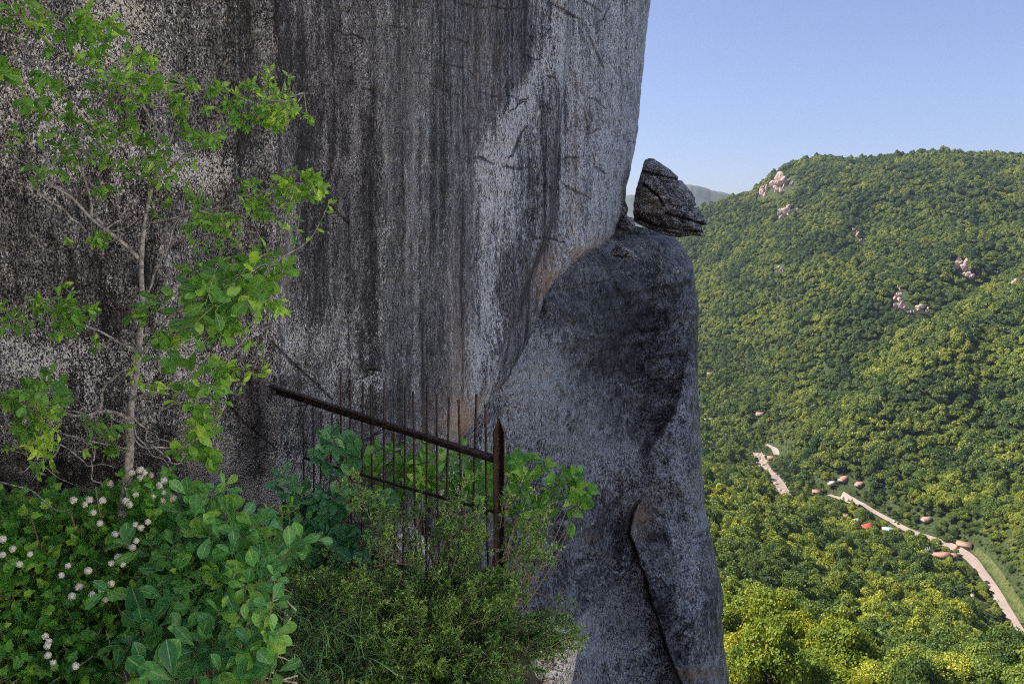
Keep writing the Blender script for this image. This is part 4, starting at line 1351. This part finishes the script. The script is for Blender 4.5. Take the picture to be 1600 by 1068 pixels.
# ------------------------------------------------------------------ sapling
def sapling():
    rg = np.random.default_rng(21)
    root = atY(176, 905, 3.35)
    root[2] = ledge_z(root[0], root[1])
    e = empty("sapling_tree", root, "slender pale-barked sapling with wind-blown green leaves in front of the cliff at left", "tree")

    def path(pts, Y0=3.3, Y1=3.3):
        p = np.array(pts, float)
        return atY(p[:, 0], p[:, 1], np.linspace(Y0, Y1, len(p)))
    tr = path([(178, 880), (184, 832), (194, 790), (200, 740), (203, 690), (204, 640), (212, 590), (217, 540), (222, 480), (221, 410), (226, 350), (238, 292), (262, 232), (276, 190)])
    tr = np.vstack([root, tr])
    mb = MB()
    C = spline(tr, 70)
    mb.tube(C, np.interp(np.linspace(0, 1, len(C)), [0, .15, .3, .5, .75, 1], [.027, .023, .019, .0135, .009, .0035]) * (1 + .05 * rg.normal(size=len(C))), 9)
    mb.build("trunk", M['bark'], e, True)
    limbs = [([(221, 406), (192, 382), (152, 346), (110, 312), (66, 278), (30, 250)], .010, 3.2),
             ([(146, 340), (136, 290), (124, 236), (112, 178), (108, 140)], .0055, 3.1),
             ([(140, 362), (104, 332), (62, 304), (30, 285)], .005, 3.2),
             ([(238, 292), (292, 240), (352, 196), (420, 160), (470, 150)], .0065, 3.1),
             ([(226, 350), (282, 332), (340, 326), (400, 302), (446, 290), (500, 292)], .0055, 3.1),
             ([(262, 232), (228, 165), (176, 112), (118, 62), (50, 22)], .0065, 3.0),
             ([(216, 560), (262, 500), (320, 455), (400, 415), (440, 405)], .008, 2.85),
             ([(205, 625), (262, 604), (330, 570), (380, 530), (410, 492)], .009, 3.2),
             ([(214, 545), (160, 522), (96, 482), (36, 468)], .006, 3.0),
             ([(203, 655), (160, 640), (112, 650), (60, 610), (20, 600)], .009, 2.9),
             ([(158, 645), (164, 605), (186, 582), (214, 572)], .008, 3.3),
             ([(222, 470), (240, 430), (262, 380), (275, 330), (300, 290)], .005, 3.3),
             ([(205, 640), (256, 640), (310, 600), (350, 620), (330, 700)], .006, 3.1),
             ([(110, 150), (80, 110), (30, 90)], .004, 3.0), ([(352, 196), (330, 150), (290, 128)], .004, 3.1)]
    # bare lower twigs
    bare = [[(203, 700), (150, 690), (90, 675), (40, 640)], [(203, 690), (270, 700), (330, 670)], [(204, 660), (230, 700), (280, 745)], [(120, 640), (150, 670), (200, 705)],
            [(90, 700), (60, 715), (0, 700)], [(90, 690), (130, 720), (190, 735)], [(205, 650), (240, 690), (300, 690)], [(160, 640), (190, 660), (205, 650)], [(240, 695), (270, 720), (320, 705)],
            [(0, 755), (40, 765), (80, 790), (110, 800)], [(30, 740), (60, 730), (130, 765)], [(150, 700), (145, 740), (160, 770)], [(222, 470), (232, 490), (246, 470), (250, 450)],
            [(246, 510), (252, 480), (268, 455), (270, 400)], [(150, 345), (160, 355), (190, 360), (215, 340), (230, 335)], [(165, 358), (185, 345), (200, 330), (206, 310)]]
    wood = MB()
    paths = [C]
    for p, r, y1 in limbs:
        q = spline(path(p, 3.3, y1), 24)
        q = q + .006 * rg.normal(size=q.shape)
        q = spline(q[::3], 30)
        wood.tube(q, np.linspace(r, r * .35, len(q)), 6)
        paths.append(q)
    for p in bare:
        q = spline(path(p, 3.25, 3.1 + .3 * rg.random()), 20)
        q = spline((q + .008 * rg.normal(size=q.shape))[::3], 24)
        wood.tube(q, np.linspace(.0042, .0014, len(q)), 5)
    allp = np.concatenate(paths)
    leaves = MB()
    # leaf clusters: cx, cy, rx, ry, twigs, leaves per twig, size(px), tone, distance
    CL = [(60, 18, 90, 30, 9, 7, 30, .45, 2.8), (165, 35, 45, 26, 6, 7, 30, .5, 2.9), (25, 125, 36, 42, 7, 7, 34, .42, 2.7), (100, 110, 60, 36, 6, 7, 26, .38, 2.9),
          (195, 112, 62, 36, 10, 8, 27, .5, 2.9), (120, 150, 60, 30, 5, 7, 22, .32, 3.1), (60, 200, 60, 30, 5, 6, 22, .28, 3.1), (75, 225, 70, 20, 5, 7, 22, .32, 3.0), (170, 190, 50, 30, 5, 7, 22, .35, 3.1),
          (300, 150, 60, 34, 9, 9, 19, .45, 3.1), (370, 160, 55, 38, 9, 9, 18, .5, 3.1), (430, 140, 46, 40, 10, 10, 18, .62, 3.1), (455, 180, 34, 20, 7, 9, 17, .7, 3.1), (400, 190, 60, 20, 6, 9, 18, .5, 3.15),
          (240, 205, 60, 30, 7, 8, 22, .42, 3.1), (300, 210, 50, 22, 6, 8, 22, .45, 3.1), (225, 255, 50, 25, 7, 8, 22, .45, 3.1), (160, 230, 40, 25, 4, 6, 20, .35, 3.2),
          (380, 300, 30, 22, 5, 7, 20, .45, 3.1), (430, 325, 40, 22, 6, 7, 20, .42, 3.1), (470, 290, 42, 24, 9, 8, 25, .62, 3.0), (505, 310, 14, 18, 3, 6, 20, .6, 3.0),
          (270, 300, 50, 20, 6, 7, 20, .42, 3.15), (320, 345, 50, 24, 9, 9, 20, .5, 3.1), (345, 375, 30, 10, 4, 8, 16, .5, 3.1), (150, 300, 40, 16, 3, 6, 20, .35, 3.2), (60, 275, 50, 20, 3, 5, 22, .35, 3.1),
          (155, 372, 24, 12, 3, 7, 22, .4, 3.2), (100, 372, 14, 8, 1, 5, 18, .5, 3.2), (310, 425, 40, 30, 5, 8, 26, .45, 2.9), (318, 440, 10, 12, 1, 3, 36, .98, 2.8),
          (300, 480, 50, 44, 8, 6, 54, .30, 2.6), (350, 470, 44, 30, 7, 6, 50, .32, 2.6), (395, 425, 40, 34, 8, 6, 46, .34, 2.7), (430, 410, 26, 20, 4, 5, 36, .5, 2.7), (425, 480, 14, 24, 4, 6, 30, .72, 2.8),
          (265, 520, 60, 26, 6, 6, 46, .30, 2.7), (335, 530, 30, 22, 4, 6, 40, .35, 2.7), (215, 485, 32, 14, 3, 6, 40, .30, 2.9), (215, 555, 22, 18, 2, 4, 62, .28, 2.6),
          (80, 470, 40, 22, 5, 8, 24, .45, 3.0), (130, 490, 24, 26, 4, 7, 28, .38, 2.9), (125, 520, 30, 20, 4, 7, 26, .38, 3.0), (20, 500, 26, 16, 2, 5, 26, .42, 2.9), (5, 480, 12, 22, 2, 4, 26, .45, 2.9),
          (65, 605, 50, 24, 7, 7, 42, .30, 2.6), (60, 650, 40, 24, 6, 7, 34, .32, 2.7), (10, 630, 26, 26, 4, 6, 46, .32, 2.5), (30, 690, 30, 20, 3, 5, 34, .32, 2.7),
          (95, 680, 18, 18, 4, 7, 26, .97, 2.6), (58, 702, 16, 10, 3, 7, 26, .97, 2.6), (85, 650, 8, 10, 1, 5, 22, .9, 2.6), (208, 598, 10, 8, 2, 6, 20, .95, 2.9), (249, 592, 14, 10, 2, 4, 30, .95, 2.8),
          (375, 540, 30, 16, 3, 5, 26, .5, 3.0), (350, 580, 30, 16, 4, 7, 28, .6, 3.0), (400, 585, 18, 10, 3, 6, 20, .85, 3.0), (315, 600, 34, 26, 6, 7, 32, .42, 2.9), (318, 650, 34, 22, 6, 7, 34, .40, 2.9), (312, 690, 22, 26, 5, 6, 34, .42, 2.9),
          (305, 655, 14, 10, 2, 5, 26, .9, 2.85), (155, 705, 36, 18, 4, 7, 26, .2, 3.0), (130, 700, 10, 8, 1, 4, 20, .8, 3.0), (170, 660, 22, 12, 2, 5, 28, .2, 3.0), (175, 682, 14, 8, 1, 5, 20, .9, 3.0), (60, 740, 40, 20, 3, 6, 26, .5, 2.8)]
    for cx, cy, rx, ry, ntw, nl, spx, tone, Y in CL:
        for k in range(int(ntw * (1.35 if spx < 32 else .85) + .5)):
            a = rg.uniform(0, 6.28); r = math.sqrt(rg.random())
            end = atY(cx + rx * r * math.cos(a), cy + ry * r * math.sin(a), Y + rg.normal() * .10)
            d = np.linalg.norm(allp - end, axis=1)
            j = np.argsort(d)[rg.integers(0, 6)]
            st = allp[j]
            if np.linalg.norm(st - end) > .55:
                st = end + (st - end) * .55 / np.linalg.norm(st - end)
                st0 = allp[j]
                wood.tube(spline([st0, (st0 + st) / 2 + rg.normal(size=3) * .015, st], 8), [.0022] * len(spline([st0, st, st], 8)) if False else .0018, 4)
            twig_leaves(rg, wood, leaves, st, end, .002, int(nl * 1.8), spx * (.70 if spx < 36 else .58) * Y / F, OBOV if spx > 30 else OVAL, tone, .22, spread=.9, nk=.8)
    wood.build("branch", M['bark'], e, True)
    leaves.build("foliage", M['leaf_sapling'], e)


sapling()

# ------------------------------------------------------------------ flowering shrub
def flower_mesh(seed):
    rg = np.random.default_rng(seed)
    V, T = ico(2)
    mb = MB()
    mb.add(V * .82 * (1 + .06 * rg.normal(size=(len(V), 1))), (), T)
    tpl = (np.array([[-.12, 0, 0], [.12, 0, 0], [.16, .22, .03], [-.16, .22, .03]]), np.array([[0, 1, 2, 3]]), np.zeros((0, 3), int), np.zeros(4))
    d = rand_dirs(rg, 130)
    mb.stamp(tpl, d * .84, frames(norm(d + .9 * rg.normal(size=d.shape)), d), rg.uniform(.8, 1.3, len(d)), rg.random(len(d)))
    return mb.mesh("flower_head")


def flowering_shrub():
    rg = np.random.default_rng(33)
    root = atY(120, 1010, 3.1); root[2] = ledge_z(root[0], root[1])
    e = empty("flowering_shrub", root, "leafy shrub dotted with round white flower heads at lower left", "shrub")
    FL = [(115, 781), (140, 780), (133, 788), (146, 800), (156, 817), (160, 781), (219, 734), (226, 738), (236, 742), (219, 746), (206, 738), (256, 750), (249, 757), (250, 762), (255, 769), (240, 775),
          (254, 782), (270, 778), (213, 763), (212, 772), (197, 782), (203, 788), (211, 820), (220, 824), (231, 815), (213, 844), (207, 855), (180, 834), (184, 870), (174, 879), (192, 881), (174, 911), (138, 891),
          (151, 910), (158, 924), (144, 928), (123, 916), (96, 898), (106, 883), (47, 865), (20, 857), (4, 842), (30, 881), (71, 993), (74, 1008), (75, 1023), (76, 1001), (118, 1040), (172, 755), (4, 866), (112, 931), (165, 936), (83, 1034)]
    meshes = [flower_mesh(400 + k) for k in range(3)]
    old = meshes[0].copy(); old.materials.append(M['flower_old'])
    for m in meshes: m.materials.append(M['flower'])
    wood, leaves = MB(), MB()
    zone = lambda x: np.interp(x, [-60, 60, 130, 200, 250, 280, 320], [760, 755, 762, 745, 780, 850, 960])

    def Ysurf(px, py):
        return 3.35 - .75 * np.clip((py - 750) / 320, 0, 1.2)
    pts = []
    while len(pts) < 860:
        x, y = rg.uniform(-70, 300), rg.uniform(735, 1110)
        if y < zone(x) + 6 * rg.normal(): continue
        if x > 175 and y > 930 and rg.random() < .75: continue
        if x > 235 and y > 830 and rg.random() < .6: continue
        pts.append((x, y))
    for x, y in pts:
        end = atY(x, y, Ysurf(x, y) + rg.uniform(-.05, .35))
        st = root + (end - root) * rg.uniform(.55, .75) + rg.normal(size=3) * .06 + [0, .1, -.05]
        tone = .40 + .30 * vnoise(np.array([x / 50, y / 50, 1.0])) + (.12 if rg.random() < .25 else 0)
        twig_leaves(rg, wood, leaves, st, end, .0025, 12, 17.5 * Ysurf(x, y) / F, LOBED, tone, .24, sag=-.03, spread=1.1, nbias=(.1, -.6, .8), nk=.6)
    # sprigs rising by the trunk
    for k in range(60):
        x, y = rg.uniform(190, 275), rg.uniform(735, 800)
        end = atY(x, y, 3.3 + rg.normal() * .08)
        twig_leaves(rg, wood, leaves, end + [-.05, .03, -.12], end, .002, 5, 18 * 3.3 / F, LOBED, .5, .15, spread=1.0)
    for k in range(26):
        end = atY(rg.uniform(-40, 270), rg.uniform(760, 1000), 3.2)
        wood.tube(spline([root + rg.normal(size=3) * .05, (root + end) / 2 + rg.normal(size=3) * .1, end], 12), np.linspace(.008, .003, len(spline([root, root + 1, end], 12))), 5)
    wood.build("stem", M['stem'], e)
    leaves.build("foliage", M['leaf_nine'], e)
    for k, (x, y) in enumerate(FL):
        Y = Ysurf(x, y) - .07
        p = atY(x, y, Y)
        o = link("flower_head", old if (x, y) in ((236, 742), (249, 762), (270, 778), (172, 755), (254, 782)) else meshes[k % 3], None, e)
        o.location = Vector([float(q) for q in p - root])
        s = rg.uniform(4.6, 6.3) * Y / F * (1.0 if y < 940 else .95)
        o.scale = (s, s, s * .9)
        o.rotation_euler = tuple(rg.uniform(0, 6, 3))


flowering_shrub()


# ------------------------------------------------------------------ rosette shrubs
def rosette_shrub(name, root_px, Yroot, ros, mat, tpl, label, cat="shrub", seed=1, nk=.45, extra=0, region=None, tilt=.8):
    """ros: (px, py, leaf length px, count, tone, Y)"""
    rg = np.random.default_rng(seed)
    root = atY(*root_px, Yroot); root[2] = ledge_z(root[0], root[1])
    e = empty(name, root, label, cat)
    wood, leaves = MB(), MB()
    hubs = []
    for px, py, L, n, tone, Y in ros:
        c = atY(px, py, Y)
        hubs.append(c)
        stem = root + (c - root) * .55 + rg.normal(size=3) * .05 + [0, .08, -.08]
        C = spline([root + rg.normal(size=3) * .03, stem, c], 16)
        wood.tube(C, np.linspace(.007, .003, len(C)), 6)
        axis = norm(np.array([.05, -.45, .75]) + .35 * rg.normal(size=3))
        a0 = rg.uniform(0, 6.28)
        th = a0 + np.arange(n) * 2.4 + .25 * rg.normal(size=n)
        u = norm(np.cross(axis, [.3, .9, .1])); v_ = np.cross(axis, u)
        el = np.linspace(.15, 1.15, n) * tilt + .15 * rg.normal(size=n)
        out = np.cos(th)[:, None] * u + np.sin(th)[:, None] * v_
        d = out * np.cos(el)[:, None] + axis * np.sin(el)[:, None]
        nr = axis * np.cos(el)[:, None] - out * np.sin(el)[:, None] + nk * .5 * rg.normal(size=(n, 3))
        size = L * .88 * Y / F * rg.uniform(.6, 1.1, n) * np.linspace(1.1, .75, n)
        pos = c + d * .012 - axis * np.linspace(.05, 0, n)[:, None]
        leaves.stamp(tpl, pos, frames(d, nr), np.column_stack([size * rg.uniform(.85, 1.25, n), size, size * rg.uniform(.4, 1.5, n)]), np.clip(tone + .20 * rg.normal(size=n), 0, 1))
    hubs = np.array(hubs)
    for k in range(extra):
        x = rg.uniform(region[0], region[2]); y = rg.uniform(region[1], region[3])
        h = hubs[np.argmin(np.linalg.norm(hubs - atY(x, y, Yroot), axis=1))]
        end = h + rg.normal(size=3) * np.array([.10, .12, .10]) + [0, .12, -.05]
        twig_leaves(rg, wood, leaves, h + [0, .1, -.12], end, .002, 4, region[4] * Yroot / F, tpl, region[5], .12, spread=1.2, nk=.7)
    wood.build("stem", M['stem'], e)
    leaves.build("foliage", M[mat], e)


def mk(lst, Y0, Y1, y0, y1):
    return [(a, b, c, d, t, float(np.interp(b, [y0, y1], [Y0, Y1]))) for a, b, c, d, t in lst]


BIG = mk([(330, 775, 44, 8, .55), (300, 790, 40, 7, .45), (350, 760, 40, 7, .6), (318, 812, 46, 8, .42), (352, 800, 46, 7, .5), (312, 842, 52, 8, .62), (345, 845, 50, 7, .6), (375, 835, 46, 8, .58),
          (395, 820, 42, 7, .55), (262, 885, 50, 8, .5), (300, 872, 54, 8, .62), (335, 880, 50, 8, .55), (370, 865, 46, 8, .48), (405, 850, 42, 7, .45), (272, 905, 46, 7, .45), (305, 915, 50, 8, .4),
          (340, 920, 52, 8, .72), (360, 900, 46, 7, .6), (385, 915, 48, 8, .66), (408, 880, 40, 7, .4), (285, 935, 46, 7, .22), (345, 955, 46, 8, .5), (375, 955, 44, 7, .55), (250, 920, 44, 7, .3),
          (222, 985, 74, 8, .22), (200, 1000, 70, 7, .18), (250, 975, 70, 7, .22), (235, 1050, 84, 8, .25), (270, 1060, 84, 7, .25), (305, 1010, 54, 7, .25), (330, 1000, 52, 8, .3), (300, 950, 50, 7, .28),
          (362, 1020, 76, 8, .28), (395, 1010, 70, 8, .35), (410, 985, 50, 8, .7), (385, 975, 46, 8, .75), (430, 990, 44, 8, .75), (350, 1050, 60, 8, .3), (400, 1050, 62, 8, .5), (375, 1075, 60, 8, .45),
          (330, 1085, 60, 8, .3), (425, 1040, 50, 7, .55), (180, 1050, 80, 6, .2), (310, 1070, 60, 7, .35), (290, 985, 52, 6, .25), (425, 940, 40, 7, .35), (270, 850, 40, 6, .35), (430, 900, 36, 6, .3)], 3.3, 2.55, 760, 1070)
rosette_shrub("broadleaf_shrub", (320, 1020), 3.1, BIG, 'leaf_shrub', OBOV, "shrub of large glossy green leaf rosettes in the foreground, right of the white flowers", seed=41,
              extra=190, region=(200, 790, 440, 1060, 34, .3))
BLUE = mk([(520, 690, 44, 8, .5), (540, 705, 42, 8, .5), (505, 710, 42, 7, .4), (560, 712, 40, 7, .6), (530, 725, 40, 8, .4), (450, 762, 40, 8, .5), (462, 778, 40, 7, .35), (440, 745, 34, 6, .4),
          (500, 790, 38, 7, .3), (545, 765, 44, 8, .62), (560, 780, 44, 8, .55), (520, 775, 36, 7, .35), (475, 815, 40, 8, .5), (455, 840, 42, 8, .55), (480, 850, 42, 8, .45), (510, 835, 40, 8, .35),
          (530, 845, 40, 7, .35), (440, 870, 40, 7, .5), (470, 880, 42, 8, .45), (500, 875, 40, 7, .4), (425, 845, 34, 7, .5), (540, 870, 34, 6, .3), (490, 905, 38, 7, .4), (515, 680, 38, 6, .6)], 5.6, 4.9, 680, 900)
rosette_shrub("leafy_shrub", (480, 930), 5.1, BLUE, 'leaf_blue', OBOV, "blue-green large-leaved shrub growing up through the left fence bars", seed=42, extra=70, region=(430, 740, 560, 900, 34, .3))
LIGHT = mk([(610, 700, 26, 8, .5), (640, 690, 28, 8, .6), (628, 730, 28, 8, .5), (660, 720, 30, 8, .65), (590, 730, 26, 8, .4), (655, 750, 34, 8, .85), (668, 740, 30, 7, .9), (600, 760, 26, 8, .35), (635, 760, 26, 8, .45),
            (720, 735, 34, 8, .35), (745, 725, 34, 8, .4), (760, 745, 36, 7, .35), (735, 760, 34, 8, .3), (710, 710, 26, 6, .45), (760, 780, 34, 7, .3), (575, 740, 24, 6, .4), (590, 700, 22, 6, .45), (740, 790, 34, 7, .3),
            (672, 690, 22, 6, .5), (615, 780, 24, 6, .35), (765, 705, 20, 5, .6)], 6.2, 5.6, 690, 800)
rosette_shrub("light_bush", (660, 830), 5.9, LIGHT, 'leaf_light', OVAL, "light green bush behind the middle fence bars at the cliff foot", "bush", seed=43, extra=70, region=(575, 690, 780, 790, 24, .4))
VINE = mk([(x_, y_, L_ * .82, max(4, n_ - 1), t_) for x_, y_, L_, n_, t_ in [(805, 720, 44, 6, .4), (820, 740, 44, 7, .5), (800, 755, 44, 6, .45), (835, 710, 26, 8, .5), (850, 720, 26, 8, .6), (838, 735, 24, 8, .5), (870, 745, 30, 8, .5), (855, 760, 34, 7, .45),
           (888, 745, 32, 8, .45), (900, 760, 34, 8, .55), (908, 775, 32, 7, .6), (890, 775, 34, 7, .5), (870, 775, 30, 6, .4), (918, 770, 22, 5, .7), (825, 775, 30, 7, .3), (808, 790, 34, 7, .3), (795, 735, 40, 6, .4), (845, 785, 24, 5, .25),
           (880, 730, 24, 6, .5)]], 5.9, 5.6, 700, 800)
rosette_shrub("trailing_bush", (772, 840), 5.0, VINE, 'leaf_light', HEART, "bright green heart-leaved bush reaching out to the right of the pointed post", "bush", seed=44, tilt=.45, nk=1.3, extra=24, region=(800, 715, 900, 780, 24, .35))
# little fern-like seedling by the fence
FERN = mk([(420, 795, 20, 9, .6), (440, 800, 20, 9, .65), (430, 815, 20, 9, .6), (410, 815, 18, 8, .5), (450, 790, 18, 8, .6)], 4.7, 4.6, 780, 830)
rosette_shrub("small_fern", (430, 880), 4.7, FERN, 'leaf_light', OVAL, "small fine-leaved seedling between the two large-leaved shrubs", "plant", seed=45, tilt=.5)


# ------------------------------------------------------------------ red cedar
def cedar():
    rg = np.random.default_rng(55)
    root = atY(670, 1130, 4.25); root[2] = ledge_z(root[0], root[1]) - .05
    e = empty("red_cedar", root, "low feathery dark green cedar spreading in front of the fence", "shrub")
    top = lambda x: np.interp(x, [420, 470, 540, 570, 600, 640, 690, 740, 790, 830, 860, 885, 900], [900, 890, 885, 810, 785, 790, 785, 790, 815, 840, 870, 985, 1010])
    wood, sp = MB(), MB()
    dead = wood
    # needle: thin pointed prism-like blade
    tpl = (np.array([[-.11, 0, 0], [.11, 0, 0], [.07, .6, .03], [0, 1.0, 0], [-.07, .6, .03]]), np.array([[0, 1, 2, 4]]), np.array([[4, 2, 3]]), np.array([0, 0, .6, 1, .6]))
    n = 0
    hubs = []
    while n < 1050:
        x, y = rg.uniform(405, 900), rg.uniform(760, 1120)
        if y < top(x) + 12: continue
        if x > 880 and y < 960: continue
        if x < 700 and y < 905 and rg.random() < .86: continue
        if y < 830 and rg.random() < .5: continue
        if 750 < x < 812 and y < 900: continue
        if x > 845 and not 965 < y < 1010: continue
        if x > 805 and 875 < y < 962: continue
        if x > 800 and 955 > y > 905 and rg.random() < .8: continue
        if x > 800 and y > 1015 and rg.random() < .85: continue
        if x < 540 and y > 930 and rg.random() < .45: continue
        Y = 4.75 - .95 * (y - 770) / 330 + rg.uniform(-.05, .42)
        hubs.append((x, y, Y)); n += 1
    sprigs = [(560, 762, 4.7), (585, 790, 4.7), (620, 805, 4.7), (660, 800, 4.6), (700, 790, 4.6), (800, 780, 4.4), (815, 770, 4.4), (720, 765, 4.7), (690, 815, 4.5), (640, 790, 4.7), (540, 775, 4.8), (575, 775, 4.8),
              (460, 905, 4.5), (480, 890, 4.6), (520, 880, 4.7), (430, 930, 4.4), (445, 915, 4.4), (820, 800, 4.4), (835, 815, 4.4), (840, 835, 4.4), (830, 860, 4.4), (850, 865, 4.4), (815, 845, 4.4), (865, 990, 4.2), (850, 1000, 4.2), (880, 985, 4.2), (835, 1010, 4.2), (600, 815, 4.7), (745, 800, 4.5), (860, 975, 4.2)]
    for x, y, Y in hubs + sprigs * 2:
        c = atY(x + rg.normal() * 6, y + rg.normal() * 6, Y)
        base = root + np.array([0, 0, .15])
        mid = base + (c - base) * .6 + rg.normal(size=3) * .08
        d0 = norm(c - base)
        d0 = norm(d0 + .45 * rg.normal(size=3) + [.1, -.2, .15])
        L = rg.uniform(.16, .30)
        st = c - d0 * L * .5; en = c + d0 * L * .5 + [0, 0, -.02]
        B = spline([st - d0 * .08, c + rg.normal(size=3) * .015, en], 12)
        wood.tube(B, np.linspace(.0034, .0012, len(B)), 4)
        if rg.random() < .02:
            wood.tube(spline([base + rg.normal(size=3) * .04, mid, st], 14), np.linspace(.009, .003, len(spline([base, mid, st], 14))), 5)
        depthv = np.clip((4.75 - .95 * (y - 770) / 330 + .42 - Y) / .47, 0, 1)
        # side shoots
        for k in range(rg.integers(26, 36)):
            t = rg.random() ** .8
            j = min(int(t * (len(B) - 1)), len(B) - 2)
            p = B[j]
            sd_ = norm(d0 * .7 + 1.0 * rg.normal(size=3))
            sl = rg.uniform(.025, .075) * (1.1 - .5 * t)
            m = rg.integers(9, 15)
            tt = np.sort(rg.random(m))
            pos = p + sd_ * (tt * sl)[:, None]
            nd = norm(sd_ + .75 * rg.normal(size=(m, 3)))
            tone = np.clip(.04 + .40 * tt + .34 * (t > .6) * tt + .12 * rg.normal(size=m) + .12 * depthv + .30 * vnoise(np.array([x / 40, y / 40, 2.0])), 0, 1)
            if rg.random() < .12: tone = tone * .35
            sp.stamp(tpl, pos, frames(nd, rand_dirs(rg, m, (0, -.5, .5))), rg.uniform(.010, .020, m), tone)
    for k in range(90):
        x, y = rg.uniform(440, 860), rg.uniform(830, 1070)
        if y < top(x) + 20: continue
        Y = 4.7 - .95 * (y - 770) / 330
        a = atY(x, y, Y); b = a + rg.normal(size=3) * np.array([.10, .05, .06])
        C = spline([a, (a + b) / 2 + rg.normal(size=3) * .02, b], 10)
        dead.tube(C, np.linspace(.0032, .0012, len(C)), 4)
        for q in range(2):
            f = C[rg.integers(2, len(C))]
            dead.tube([f, f + rg.normal(size=3) * .03], [.0016, .0008], 4)
    wood.build("stem", M['stem'], e)
    sp.build("foliage", M['cedar'], e)


cedar()

# ------------------------------------------------------------------ grass tufts
def grass():
    rg = np.random.default_rng(66)
    mb = MB()
    for k in range(620):
        x, y = rg.uniform(425, 580), rg.uniform(915, 1110)
        if x > 500 and y > 990 and rg.random() < .6: continue
        Y = 4.3 - .9 * (y - 900) / 200 + rg.uniform(-.1, .2)
        top = atY(x, y - 20, Y)
        L = rg.uniform(.12, .30)
        d = norm(np.array([rg.normal() * .6, rg.normal() * .4, 1.2]))
        base = top - d * L
        bend = np.array([rg.normal() * .06, rg.normal() * .05 - .03, -.06])
        t = np.linspace(0, 1, 5)[:, None]
        C = base + (top - base) * t + bend * t ** 2
        wv = np.array([.0028, .0026, .0022, .0014, .0002])[:, None]
        s = norm(np.cross(d, [rg.normal(), rg.normal() - 1, 0.1]))
        V = np.empty((10, 3)); V[0::2] = C - s * wv; V[1::2] = C + s * wv
        mb.add(V, [[2 * i, 2 * i + 1, 2 * i + 3, 2 * i + 2] for i in range(4)], (), rg.random())
    o = mb.build("grass", M['grass'])
    tag(o, "long thin grass between the broad-leaved shrub and the cedar", "grass", kind="stuff")


grass()

# fallen dry sticks and litter on the ground between the shrubs
mb = MB()
rg = np.random.default_rng(77)
for k in range(120):
    x, y = rg.uniform(-20, 470), rg.uniform(900, 1075)
    a = atY(x, y, 3.2 - .5 * (y - 900) / 170)
    b = a + rg.normal(size=3) * np.array([.10, .07, .05])
    C = spline([a, (a + b) / 2 + rg.normal(size=3) * .012, b], 8)
    mb.tube(C, np.linspace(.0038, .0016, len(C)), 5)
o = mb.build("dry_twigs", M['twig'])
tag(o, "tangle of dry brown twigs lying under the foreground shrubs", "twigs", kind="stuff")

# ------------------------------------------------------------------ air between here and the far hills
HAZE = 7e-5
mb = MB()
mb.box((1200, 3400, -500), (4200, 3600, 1300))
N = Nodes("haze_air")
N.nt.nodes.remove(N.b)
pv = N.nt.nodes.new("ShaderNodeVolumePrincipled")
pv.inputs["Color"].default_value = (.70, .82, 1.0, 1)
pv.inputs["Density"].default_value = HAZE
pv.inputs["Anisotropy"].default_value = .65
N.nt.links.new(pv.outputs[0], N.out.inputs["Volume"])
o = mb.build("haze", N.m)
tag(o, kind="stuff")
